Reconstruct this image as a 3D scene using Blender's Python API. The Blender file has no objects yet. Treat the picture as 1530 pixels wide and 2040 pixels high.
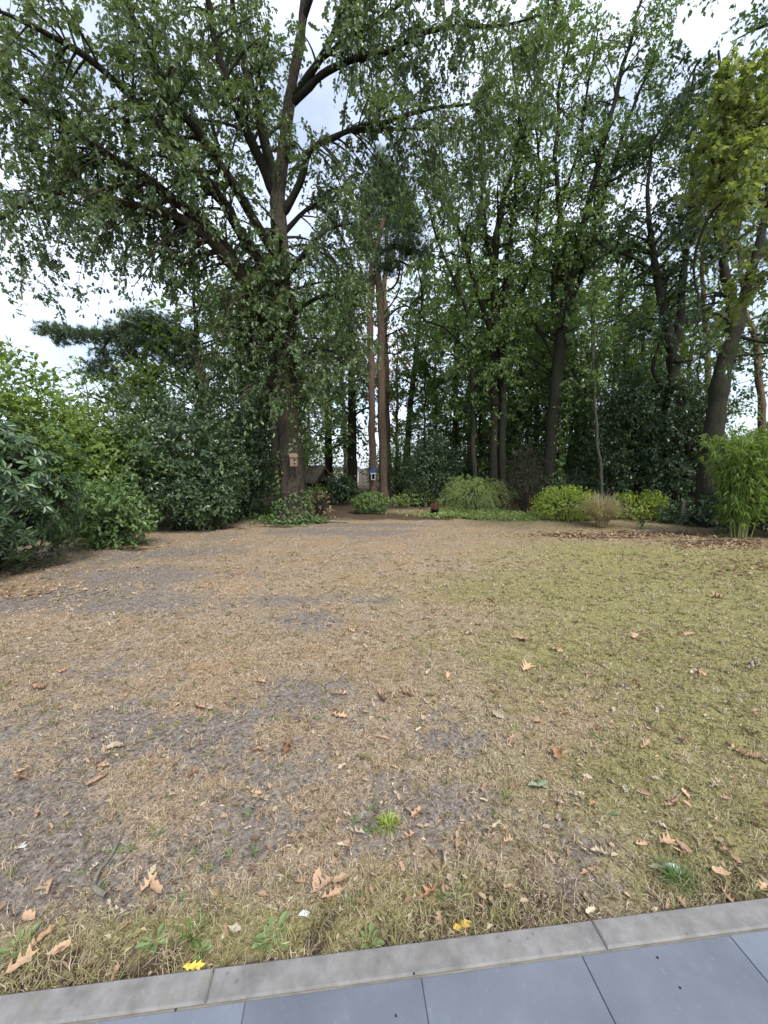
import bpy, math, random
import numpy as np

rng = np.random.default_rng(11)
random.seed(5)
S = bpy.context.scene
COL = S.collection

# ------------------------------------------------------------------ camera
CAM_Z = 1.72
PITCH = math.atan(90 / 800)
cd = bpy.data.cameras.new('camera')
cam = bpy.data.objects.new('camera', cd)
COL.objects.link(cam)
cam.location = (0, 0, CAM_Z)
cam.rotation_euler = (math.pi / 2 - PITCH, 0, 0)
cd.sensor_fit = 'VERTICAL'
cd.sensor_height = 36
cd.lens = 36 * 800 / 2040
cd.clip_start = 0.05
cd.clip_end = 1500
S.camera = cam

# ------------------------------------------------------------------ sky, sun, exposure
SUN_EL, SUN_AZ = math.radians(52), math.radians(150)     # azimuth clockwise from +Y: behind, to the right
w = bpy.data.worlds.new('World')
S.world = w
w.use_nodes = True
nt = w.node_tree
nt.nodes.clear()
out = nt.nodes.new('ShaderNodeOutputWorld')
bg = nt.nodes.new('ShaderNodeBackground')
sky = nt.nodes.new('ShaderNodeTexSky')
sky.sky_type = 'NISHITA'
sky.sun_disc = False
sky.sun_elevation = SUN_EL
sky.sun_rotation = SUN_AZ
sky.air_density = 1.0
sky.dust_density = 1.5
tc = nt.nodes.new('ShaderNodeTexCoord')
mp = nt.nodes.new('ShaderNodeMapping')
mp.inputs['Scale'].default_value = (1, 1, 2.2)
nz = nt.nodes.new('ShaderNodeTexNoise')
nz.inputs['Scale'].default_value = 2.6
nz.inputs['Detail'].default_value = 6
nz.inputs['Roughness'].default_value = 0.5
rp = nt.nodes.new('ShaderNodeMapRange')
rp.inputs['From Min'].default_value = 0.36
rp.inputs['From Max'].default_value = 0.62
rp.inputs['To Min'].default_value = 0.42
rp.inputs['To Max'].default_value = 1.0
mx = nt.nodes.new('ShaderNodeMix')
mx.data_type = 'RGBA'
mx.inputs[7].default_value = (4.7, 5.15, 6.2, 1)
L = nt.links.new
L(tc.outputs['Generated'], mp.inputs['Vector'])
L(mp.outputs['Vector'], nz.inputs['Vector'])
L(nz.outputs['Fac'], rp.inputs['Value'])
L(rp.outputs['Result'], mx.inputs[0])
L(sky.outputs['Color'], mx.inputs[6])
L(mx.outputs[2], bg.inputs['Color'])
bg.inputs['Strength'].default_value = 0.10
L(bg.outputs['Background'], out.inputs['Surface'])

sd = bpy.data.lights.new('sun', 'SUN')
sd.energy = 1.5
sd.angle = math.radians(16)
sd.color = (1.0, 0.95, 0.87)
sun = bpy.data.objects.new('sun', sd)
COL.objects.link(sun)
sun.rotation_euler = (math.pi / 2 - SUN_EL, 0, -SUN_AZ + math.pi)

S.view_settings.view_transform = 'Standard'
S.view_settings.look = 'None'
S.view_settings.gamma = 1
S.view_settings.use_curve_mapping = False
S.view_settings.exposure = 1.35
S.render.engine = 'CYCLES'
S.cycles.use_denoising = True
S.cycles.max_bounces = 7
S.cycles.diffuse_bounces = 4
S.cycles.glossy_bounces = 2
S.cycles.transmission_bounces = 4
S.cycles.caustics_reflective = False
S.cycles.caustics_refractive = False

# ------------------------------------------------------------------ layout helpers
_cp, _sp = math.cos(PITCH), math.sin(PITCH)


def ray(px, py):
    X, V = (px - 765) / 800, -(py - 1020) / 800
    return np.array([X, _cp + V * _sp, -_sp + V * _cp])


def at(px, py, Y):
    """the point at forward distance Y whose direction is that of a point of the photograph"""
    d = ray(px, py)
    return d * (Y / d[1]) + np.array([0, 0, CAM_Z])


def G(px, py, z=0.0):
    d = ray(px, py)
    return d * ((z - CAM_Z) / d[2]) + np.array([0, 0, CAM_Z])


def nrm(v):
    return v / np.maximum(np.linalg.norm(v, axis=-1, keepdims=True), 1e-9)


# ------------------------------------------------------------------ object helpers
def mesh(V, faces, smooth=False, attrs=None):
    """V [n,3]; faces: array [m,k] or list of such arrays; attrs: name -> per-face floats"""
    if isinstance(faces, np.ndarray):
        faces = [faces]
    me = bpy.data.meshes.new('m')
    V = np.asarray(V, dtype=np.float32)
    me.vertices.add(len(V))
    me.vertices.foreach_set('co', V.ravel())
    loops = np.concatenate([f.ravel() for f in faces]).astype(np.int32)
    tot = np.concatenate([np.full(len(f), f.shape[1]) for f in faces])
    start = np.concatenate([[0], np.cumsum(tot)[:-1]]).astype(np.int32)
    me.loops.add(len(loops))
    me.loops.foreach_set('vertex_index', loops)
    me.polygons.add(len(tot))
    me.polygons.foreach_set('loop_start', start)
    me.polygons.foreach_set('use_smooth', np.full(len(tot), smooth))
    me.update(calc_edges=True)
    for k, a in (attrs or {}).items():
        at_ = me.attributes.new(k, 'FLOAT', 'FACE')
        at_.data.foreach_set('value', np.asarray(a, dtype=np.float32))
    return me


def obj(name, me, mat=None, parent=None, label=None, cat=None, group=None, kind=None):
    o = bpy.data.objects.new(name, me)
    COL.objects.link(o)
    if me is not None and mat is not None:
        me.name = name
        if not me.materials:
            me.materials.append(mat)
    if parent:
        o.parent = parent
    if parent and name in ('branches', 'crown', 'foliage', 'stems', 'culms', 'blades', 'ivy', 'vane'):
        kind = 'stuff'
    tag(o, label, cat, group, kind)
    return o


def tag(o, label=None, cat=None, group=None, kind=None):
    if label:
        o['label'] = label
    if cat:
        o['category'] = cat
    if group:
        o['group'] = group
    if kind:
        o['kind'] = kind
    return o


def thing(name, label, cat, loc=(0, 0, 0), rz=0, group=None):
    o = obj(name, None)
    o.location = loc
    o.rotation_euler = (0, 0, rz)
    return tag(o, label, cat, group)


def copy_tree(o, parent=None):
    c = o.copy()
    COL.objects.link(c)
    if parent:
        c.parent = parent
    for ch in list(o.children):
        copy_tree(ch, c)
    return c


class MB:
    """collects boxes and tubes into one mesh"""
    def __init__(s):
        s.V, s.F, s.n = [], {}, 0

    def add(s, V, F):
        V = np.asarray(V, float)
        F = np.asarray(F, int)
        s.V.append(V)
        s.F.setdefault(F.shape[1], []).append(F + s.n)
        s.n += len(V)
        return s

    def box(s, c, e, rot=None):
        sg = np.array([[-1, -1, -1], [1, -1, -1], [1, 1, -1], [-1, 1, -1], [-1, -1, 1], [1, -1, 1], [1, 1, 1], [-1, 1, 1]], float)
        V = sg * np.array(e) / 2
        if rot is not None:
            V = V @ np.array(rot).T
        return s.add(V + np.array(c), [[0, 3, 2, 1], [4, 5, 6, 7], [0, 1, 5, 4], [1, 2, 6, 5], [2, 3, 7, 6], [3, 0, 4, 7]])

    def prism(s, poly, vec):
        poly = np.asarray(poly, float)
        k = len(poly)
        s.add(np.vstack([poly, poly + np.array(vec)]), [[i, (i + 1) % k, (i + 1) % k + k, i + k] for i in range(k)])
        s.F.setdefault(k, []).append(np.array([list(range(k - 1, -1, -1)), list(range(k, 2 * k))]) + s.n - 2 * k)
        return s

    def lathe(s, prof, c, seg=18):
        a = np.linspace(0, 2 * math.pi, seg, endpoint=False)
        V = [[c[0] + r * math.cos(t), c[1] + r * math.sin(t), c[2] + z] for r, z in prof for t in a]
        F = [[j * seg + i, j * seg + (i + 1) % seg, (j + 1) * seg + (i + 1) % seg, (j + 1) * seg + i]
             for j in range(len(prof) - 1) for i in range(seg)]
        return s.add(V, F)

    def tube(s, paths, rad, sides=8):
        V, F = tubes(np.asarray(paths, float), np.asarray(rad, float), sides)
        return s.add(V, F)

    def build(s, name, mat, parent=None, smooth=False, **kw):
        me = mesh(np.vstack(s.V), [np.vstack(f) for f in s.F.values()], smooth)
        return obj(name, me, mat, parent, **kw)


def tubes(P, R, sides=6):
    """P [N,K,3], R [N,K] -> one mesh of N tapered tubes"""
    if P.ndim == 2:
        P, R = P[None], R[None]
    N, K, _ = P.shape
    T = nrm(np.gradient(P, axis=1))
    d = nrm(P[:, -1] - P[:, 0])
    ref = np.where((np.abs(d[:, 2:3]) > 0.75), np.array([[1.0, 0, 0]]), np.array([[0, 0, 1.0]]))
    A = nrm(np.cross(T, ref[:, None, :]))
    B = np.cross(T, A)
    th = np.linspace(0, 2 * math.pi, sides, endpoint=False)
    ring = A[:, :, None, :] * np.cos(th)[None, None, :, None] + B[:, :, None, :] * np.sin(th)[None, None, :, None]
    V = (P[:, :, None, :] + ring * R[:, :, None, None]).reshape(-1, 3)
    n, k, s = np.meshgrid(np.arange(N), np.arange(K - 1), np.arange(sides), indexing='ij')
    b = n * K * sides
    s2 = (s + 1) % sides
    F = np.stack([b + k * sides + s, b + (k + 1) * sides + s, b + (k + 1) * sides + s2, b + k * sides + s2], -1).reshape(-1, 4)
    return V, F


def spline(pts, n):
    """Catmull-Rom through rows of any width"""
    p = np.asarray(pts, float)
    p = np.vstack([2 * p[0] - p[1], p, 2 * p[-1] - p[-2]])
    m = len(p) - 3
    t = np.linspace(0, m - 1e-6, n)
    i = t.astype(int)
    f = (t - i)[:, None]
    a, b, c, d = p[i], p[i + 1], p[i + 2], p[i + 3]
    return 0.5 * (2 * b + (c - a) * f + (2 * a - 5 * b + 4 * c - d) * f ** 2 + (3 * b - a - 3 * c + d) * f ** 3)


# smooth value noise used to lay out the ground
_tab = np.random.default_rng(3).random((256, 256))


def vnoise(x, y):
    xi, yi = np.floor(x).astype(int), np.floor(y).astype(int)
    fx, fy = x - xi, y - yi
    fx, fy = fx * fx * (3 - 2 * fx), fy * fy * (3 - 2 * fy)
    g = lambda a, b: _tab[a % 256, b % 256]
    return (g(xi, yi) * (1 - fx) + g(xi + 1, yi) * fx) * (1 - fy) + (g(xi, yi + 1) * (1 - fx) + g(xi + 1, yi + 1) * fx) * fy


def fbm(x, y, o=4):
    # each octave is turned, so that no grid lines show
    s, a, t = 0, 0.5, 0
    for k in range(o):
        ca, sa = math.cos(.6 + 1.1 * k), math.sin(.6 + 1.1 * k)
        s = s + a * vnoise((x * ca - y * sa) * 2 ** k + 17.3 * k, (x * sa + y * ca) * 2 ** k + 31.7 * k)
        t += a
        a *= 0.55
    return s / t


# ------------------------------------------------------------------ materials
def newmat(name):
    m = bpy.data.materials.new(name)
    m.use_nodes = True
    n = m.node_tree
    n.nodes.clear()
    o = n.nodes.new('ShaderNodeOutputMaterial')
    b = n.nodes.new('ShaderNodeBsdfPrincipled')
    n.links.new(b.outputs[0], o.inputs['Surface'])
    return m, n, b, o


def node(n, t, **kw):
    x = n.nodes.new(t)
    for k, v in kw.items():
        if k in x.inputs:
            x.inputs[k].default_value = v
        else:
            setattr(x, k, v)
    return x


def ramp(n, stops):
    r = n.nodes.new('ShaderNodeValToRGB')
    e = r.color_ramp.elements
    while len(e) < len(stops):
        e.new(0.5)
    for k, (p, c) in enumerate(stops):
        e[k].position = p
        e[k].color = (*c, 1)
    return r


def mixc(n, fac, a, b, blend='MIX'):
    m = n.nodes.new('ShaderNodeMix')
    m.data_type = 'RGBA'
    m.blend_type = blend
    for s, v in ((0, fac), (6, a), (7, b)):
        if isinstance(v, bpy.types.NodeSocket):
            n.links.new(v, m.inputs[s])
        else:
            m.inputs[s].default_value = v if s == 0 else (*v, 1)
    return m.outputs[2]


def leaf_mat(name, dark, mid, light, rough=0.5, trans=0.35, spec=0.4):
    m, n, b, o = newmat(name)
    a = node(n, 'ShaderNodeAttribute', attribute_name='tint')
    r = ramp(n, [(0.0, dark), (0.5, mid), (1.0, light)])
    n.links.new(a.outputs['Fac'], r.inputs[0])
    n.links.new(r.outputs[0], b.inputs['Base Color'])
    b.inputs['Roughness'].default_value = rough
    b.inputs['Specular IOR Level'].default_value = spec
    if trans:
        t = node(n, 'ShaderNodeBsdfTranslucent')
        tcx = mixc(n, 0.6, r.outputs[0], (min(1, mid[0] * 2.6), min(1, mid[1] * 2.4), mid[2] * 0.8))
        n.links.new(tcx, t.inputs['Color'])
        mxs = node(n, 'ShaderNodeMixShader')
        mxs.inputs[0].default_value = trans
        n.links.new(b.outputs[0], mxs.inputs[1])
        n.links.new(t.outputs[0], mxs.inputs[2])
        n.links.new(mxs.outputs[0], o.inputs['Surface'])
    return m


def bark_mat(name, c1, c2, c3, scale=1.0, bump=0.6):
    m, n, b, o = newmat(name)
    t = node(n, 'ShaderNodeTexCoord')
    mpn = node(n, 'ShaderNodeMapping')
    mpn.inputs['Scale'].default_value = (9 * scale, 9 * scale, 1.7 * scale)
    n.links.new(t.outputs['Object'], mpn.inputs[0])
    n1 = node(n, 'ShaderNodeTexNoise', Scale=2.2, Detail=8.0, Roughness=0.65)
    n.links.new(mpn.outputs[0], n1.inputs['Vector'])
    v = node(n, 'ShaderNodeTexVoronoi', Scale=2.6)
    v.feature = 'DISTANCE_TO_EDGE'
    n.links.new(mpn.outputs[0], v.inputs['Vector'])
    n2 = node(n, 'ShaderNodeTexNoise', Scale=0.9, Detail=3.0)
    n.links.new(t.outputs['Object'], n2.inputs['Vector'])
    r = ramp(n, [(0.3, c1), (0.7, c2)])
    n.links.new(n1.outputs['Fac'], r.inputs[0])
    r2 = ramp(n, [(0.42, (0, 0, 0)), (0.62, (1, 1, 1))])
    n.links.new(n2.outputs['Fac'], r2.inputs[0])
    c = mixc(n, r2.outputs[0], r.outputs[0], c3)
    c = mixc(n, 0.45, c, r.outputs[0])
    vr = ramp(n, [(0.0, (0.35, 0.33, 0.32)), (0.09, (1, 1, 1))])
    n.links.new(v.outputs['Distance'], vr.inputs[0])
    c = mixc(n, 0.8, c, vr.outputs[0], 'MULTIPLY')
    n.links.new(c, b.inputs['Base Color'])
    b.inputs['Roughness'].default_value = 0.95
    b.inputs['Specular IOR Level'].default_value = 0.15
    h = mixc(n, 0.5, n1.outputs['Fac'], vr.outputs[0])
    bp = node(n, 'ShaderNodeBump', Strength=bump, Distance=0.04)
    n.links.new(h, bp.inputs['Height'])
    n.links.new(bp.outputs[0], b.inputs['Normal'])
    return m


def plain_mat(name, col, rough=0.7, var=0.25, scale=12.0, spec=0.3, bump=0.15):
    m, n, b, o = newmat(name)
    t = node(n, 'ShaderNodeTexCoord')
    n1 = node(n, 'ShaderNodeTexNoise', Scale=scale, Detail=6.0, Roughness=0.6)
    n.links.new(t.outputs['Object'], n1.inputs['Vector'])
    lo = tuple(c * (1 - var) for c in col)
    hi = tuple(min(1, c * (1 + var)) for c in col)
    r = ramp(n, [(0.3, lo), (0.7, hi)])
    n.links.new(n1.outputs['Fac'], r.inputs[0])
    n.links.new(r.outputs[0], b.inputs['Base Color'])
    b.inputs['Roughness'].default_value = rough
    b.inputs['Specular IOR Level'].default_value = spec
    if bump:
        bp = node(n, 'ShaderNodeBump', Strength=bump, Distance=0.01)
        n.links.new(n1.outputs['Fac'], bp.inputs['Height'])
        n.links.new(bp.outputs[0], b.inputs['Normal'])
    return m


def wood_mat(name, col, stretch=(30, 30, 2)):
    m, n, b, o = newmat(name)
    t = node(n, 'ShaderNodeTexCoord')
    mpn = node(n, 'ShaderNodeMapping')
    mpn.inputs['Scale'].default_value = stretch
    n.links.new(t.outputs['Object'], mpn.inputs[0])
    n1 = node(n, 'ShaderNodeTexNoise', Scale=1.5, Detail=6.0, Roughness=0.6)
    n.links.new(mpn.outputs[0], n1.inputs['Vector'])
    r = ramp(n, [(0.3, tuple(c * 0.6 for c in col)), (0.7, tuple(c * 1.25 for c in col))])
    n.links.new(n1.outputs['Fac'], r.inputs[0])
    n.links.new(r.outputs[0], b.inputs['Base Color'])
    b.inputs['Roughness'].default_value = 0.85
    return m


M = {}
M['oak_leaf'] = leaf_mat('oak_leaf', (0.055, 0.095, 0.043), (0.109, 0.171, 0.069), (0.192, 0.258, 0.093), 0.36, 0.28, 0.7)
M['mid_leaf'] = leaf_mat('mid_leaf', (0.072, 0.125, 0.047), (0.128, 0.209, 0.072), (0.212, 0.305, 0.094), 0.40, 0.32, 0.6)
M['dark_leaf'] = leaf_mat('dark_leaf', (0.033, 0.065, 0.031), (0.063, 0.111, 0.048), (0.113, 0.171, 0.067), 0.34, 0.20, 0.7)
M['bright_leaf'] = leaf_mat('bright_leaf', (0.085, 0.138, 0.040), (0.157, 0.239, 0.059), (0.255, 0.335, 0.092), 0.5, 0.42)
M['plane_leaf'] = leaf_mat('plane_leaf', (0.09, 0.135, 0.045), (0.17, 0.225, 0.075), (0.32, 0.35, 0.13), 0.5, 0.45)
M['yellow_leaf'] = leaf_mat('yellow_leaf', (0.16, 0.12, 0.03), (0.32, 0.23, 0.06), (0.42, 0.32, 0.10), 0.6, 0.4)
M['rhodo_leaf'] = leaf_mat('rhodo_leaf', (0.033, 0.066, 0.030), (0.058, 0.106, 0.043), (0.105, 0.166, 0.060), 0.36, 0.10, 0.5)
M['bamboo_leaf'] = leaf_mat('bamboo_leaf', (0.085, 0.15, 0.035), (0.16, 0.25, 0.06), (0.29, 0.38, 0.12), 0.5, 0.4)
M['lime_leaf'] = leaf_mat('lime_leaf', (0.14, 0.21, 0.035), (0.29, 0.38, 0.065), (0.44, 0.52, 0.12), 0.5, 0.3)
M['pale_leaf'] = leaf_mat('pale_leaf', (0.12, 0.175, 0.065), (0.25, 0.33, 0.12), (0.42, 0.49, 0.21), 0.55, 0.35)
M['grey_leaf'] = leaf_mat('grey_leaf', (0.055, 0.09, 0.06), (0.10, 0.15, 0.10), (0.17, 0.22, 0.15), 0.55, 0.25)
M['brown_leaf'] = leaf_mat('brown_leaf', (0.030, 0.032, 0.020), (0.062, 0.060, 0.038), (0.11, 0.105, 0.065), 0.8, 0.15)
M['straw'] = leaf_mat('straw', (0.20, 0.17, 0.10), (0.40, 0.35, 0.22), (0.60, 0.54, 0.38), 0.8, 0.25)
M['rust_leaf'] = leaf_mat('rust_leaf', (0.10, 0.04, 0.02), (0.20, 0.09, 0.05), (0.32, 0.17, 0.09), 0.8, 0.2)
M['needle'] = leaf_mat('needle', (0.059, 0.103, 0.060), (0.117, 0.179, 0.098), (0.205, 0.272, 0.142), 0.55, 0.15)
M['far_leaf'] = leaf_mat('far_leaf', (0.068, 0.116, 0.043), (0.136, 0.221, 0.068), (0.260, 0.355, 0.101), 0.55, 0.38)
M['oak_bark'] = bark_mat('oak_bark', (0.038, 0.032, 0.024), (0.14, 0.115, 0.088), (0.06, 0.065, 0.038), 1.0, 1.0)
M['dark_bark'] = bark_mat('dark_bark', (0.020, 0.019, 0.014), (0.060, 0.056, 0.042), (0.038, 0.046, 0.026), 1.4)
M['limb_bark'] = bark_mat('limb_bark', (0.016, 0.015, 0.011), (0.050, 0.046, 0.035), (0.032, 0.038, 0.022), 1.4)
M['grey_bark'] = bark_mat('grey_bark', (0.06, 0.056, 0.044), (0.14, 0.13, 0.105), (0.075, 0.085, 0.052), 1.5)
M['pine_bark'] = bark_mat('pine_bark', (0.10, 0.070, 0.052), (0.25, 0.175, 0.13), (0.17, 0.12, 0.085), 1.3)
M['twig'] = bark_mat('twig', (0.035, 0.03, 0.022), (0.085, 0.07, 0.05), (0.06, 0.055, 0.035), 3, 0.2)

# fallen leaves
def fallen_mat(name, c1, c2):
    m, n, b, o = newmat(name)
    t = node(n, 'ShaderNodeTexCoord')
    inf = node(n, 'ShaderNodeObjectInfo')
    n1 = node(n, 'ShaderNodeTexNoise', Scale=28.0, Detail=4.0)
    n.links.new(t.outputs['Object'], n1.inputs['Vector'])
    r = ramp(n, [(0.3, c1), (0.7, c2)])
    n.links.new(n1.outputs['Fac'], r.inputs[0])
    hs = node(n, 'ShaderNodeHueSaturation')
    mr = node(n, 'ShaderNodeMapRange')
    mr.inputs['To Min'].default_value = 0.72
    mr.inputs['To Max'].default_value = 1.25
    n.links.new(inf.outputs['Random'], mr.inputs['Value'])
    n.links.new(mr.outputs[0], hs.inputs['Value'])
    n.links.new(r.outputs[0], hs.inputs['Color'])
    n.links.new(hs.outputs[0], b.inputs['Base Color'])
    b.inputs['Roughness'].default_value = 0.7
    return m


M['fl_tan'] = fallen_mat('fallen_tan', (0.34, 0.21, 0.12), (0.56, 0.38, 0.24))
M['fl_brown'] = fallen_mat('fallen_brown', (0.20, 0.10, 0.05), (0.40, 0.22, 0.12))
M['fl_pale'] = fallen_mat('fallen_pale', (0.36, 0.30, 0.21), (0.54, 0.46, 0.34))
M['fl_yellow'] = fallen_mat('fallen_yellow', (0.55, 0.36, 0.05), (0.75, 0.55, 0.10))
M['fl_green'] = fallen_mat('fallen_green', (0.16, 0.22, 0.10), (0.42, 0.46, 0.33))
M['feather'] = plain_mat('feather', (0.78, 0.80, 0.82), 0.7, 0.08)

# ------------------------------------------------------------------ ground
SOIL = [(110, 1200, 1.6, .55), (300, 1150, 1.3, .5), (330, 1105, 1.6, .5), (240, 1080, 1.2, .5), (560, 1200, .6, .28), (690, 1192, .8, .22),
        (600, 1235, .5, .3), (60, 1640, .45, .3), (150, 1720, .35, .22), (40, 1780, .35, .2), (300, 1460, .4, .25), (420, 1450, .35, .2), (560, 1530, .35, .2),
        (820, 1625, .35, .22), (900, 1600, .3, .2), (480, 1640, .3, .2), (700, 1060, 2.2, .6), (800, 1045, 2.4, .5), (640, 1370, .4, .25),
        (1110, 1640, .22, .1), (1180, 1760, .25, .1), (1125, 1100, .5, .15), (920, 1470, .25, .14), (250, 1760, .3, .15), (1210, 1690, .2, .08)]
GREEN = [(1450, 1130, 3, 1.0), (1280, 1105, 3, .9), (1400, 1250, 2.6, 1.6), (1250, 1170, 3.5, 1.2), (1480, 1420, 1.3, .9), (1150, 1300, 1.4, .9), (1050, 1180, 2.0, .8), (1300, 1560, .9, .5),
         (1380, 1720, .5, .3), (300, 1870, .5, .16), (560, 1860, .5, .12), (750, 1840, .5, .12), (1480, 1620, .6, .5), (80, 1900, .3, .15), (900, 1790, .4, .2), (1350, 1755, .1, .07)]
LITTER = [(1180, 1065, 1.6, .5), (1330, 1060, 1.5, .45), (1440, 1080, 1.2, .5), (230, 1095, .8, .22), (400, 1050, 1.5, .3), (560, 1048, 1.0, .25),
          (620, 1040, 1.2, .35), (690, 1003, 1.5, 3)]


def blobs(x, y, lst):
    s = np.zeros_like(x)
    for px, py, rx, ry in lst:
        g = G(px, py)
        s = np.maximum(s, np.exp(-((x - g[0]) / rx) ** 2 - ((y - g[1]) / ry) ** 2))
    return s


EDGE_A, EDGE_B = G(0, 1981, 0.04), G(1530, 1787, 0.04)
EU = nrm((EDGE_B - EDGE_A)[None])[0]
EN = np.array([-EU[1], EU[0], 0])


def edge_dist(x, y):
    return (x - EDGE_A[0]) * EN[0] + (y - EDGE_A[1]) * EN[1]


def patches(x, y):
    n1, n2, n3 = fbm(x * 0.9 + 5, y * 0.9), fbm(x * 2.6 + 40, y * 2.6 + 9), fbm(x * 7 + 3, y * 7 + 77)
    soil = blobs(x, y, SOIL) * 1.05 + (n1 - 0.5) * 0.9 + (n2 - 0.5) * 1.15 + (n3 - 0.5) * 0.7
    soil = soil + 0.22 * np.clip(-x / 2.5, -1, 1) - 0.25 * np.clip((x - .6) / 2, 0, 1)
    soil = np.clip((soil - 0.06) / 0.95, 0, 1)
    green = blobs(x, y, GREEN) + (n2 - 0.5) * 0.7 + (n3 - 0.5) * 0.5
    green = green + .5 * np.clip((x - .6) / 3.5, 0, 1)
    green = np.maximum(np.clip((green - 0.12) / 0.95, 0, 1), 0.4 * np.clip(1 - edge_dist(x, y) / 0.34, 0, 1) * np.clip((n2 - .40) * 5, 0, 1))
    soil = soil * (1 - 0.75 * green)
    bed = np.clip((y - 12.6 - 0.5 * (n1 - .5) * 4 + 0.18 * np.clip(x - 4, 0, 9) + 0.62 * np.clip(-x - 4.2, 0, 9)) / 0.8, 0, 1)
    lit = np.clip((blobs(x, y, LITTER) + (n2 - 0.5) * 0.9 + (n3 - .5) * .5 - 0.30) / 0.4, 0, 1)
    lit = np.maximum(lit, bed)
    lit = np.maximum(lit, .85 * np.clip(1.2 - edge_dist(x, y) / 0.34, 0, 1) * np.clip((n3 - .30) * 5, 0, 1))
    return soil, green, lit


xs = np.unique(np.round(np.concatenate([np.linspace(-300, -14, 22), np.arange(-14, 14.01, 0.11), np.linspace(14, 300, 22)]), 4))
ys = np.unique(np.round(np.concatenate([np.linspace(-60, 0, 8), np.arange(0, 15.01, 0.11), np.linspace(15, 34, 50), np.linspace(34, 400, 16)]), 4))
gx, gy = np.meshgrid(xs, ys)


def ground_z(x, y):
    z = 0.10 * (fbm(x * 0.35, y * 0.35, 2) - 0.5) + 0.055 * (fbm(x * 2.6, y * 2.6, 3) - 0.5)
    k = np.clip((edge_dist(x, y) - 0.05) / 1.5, 0, 1)
    return z * k - 0.012


gz = ground_z(gx, gy)
nx, ny = len(xs), len(ys)
ii, jj = np.meshgrid(np.arange(nx - 1), np.arange(ny - 1))
gf = np.stack([jj * nx + ii, jj * nx + ii + 1, (jj + 1) * nx + ii + 1, (jj + 1) * nx + ii], -1).reshape(-1, 4)
gme = mesh(np.stack([gx.ravel(), gy.ravel(), gz.ravel()], 1), gf, True)
so, gr, li = patches(gx.ravel(), gy.ravel())
for k, a in (('soil', so), ('green', gr), ('litter', li)):
    aa = gme.attributes.new(k, 'FLOAT', 'POINT')
    aa.data.foreach_set('value', a.astype(np.float32))


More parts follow.
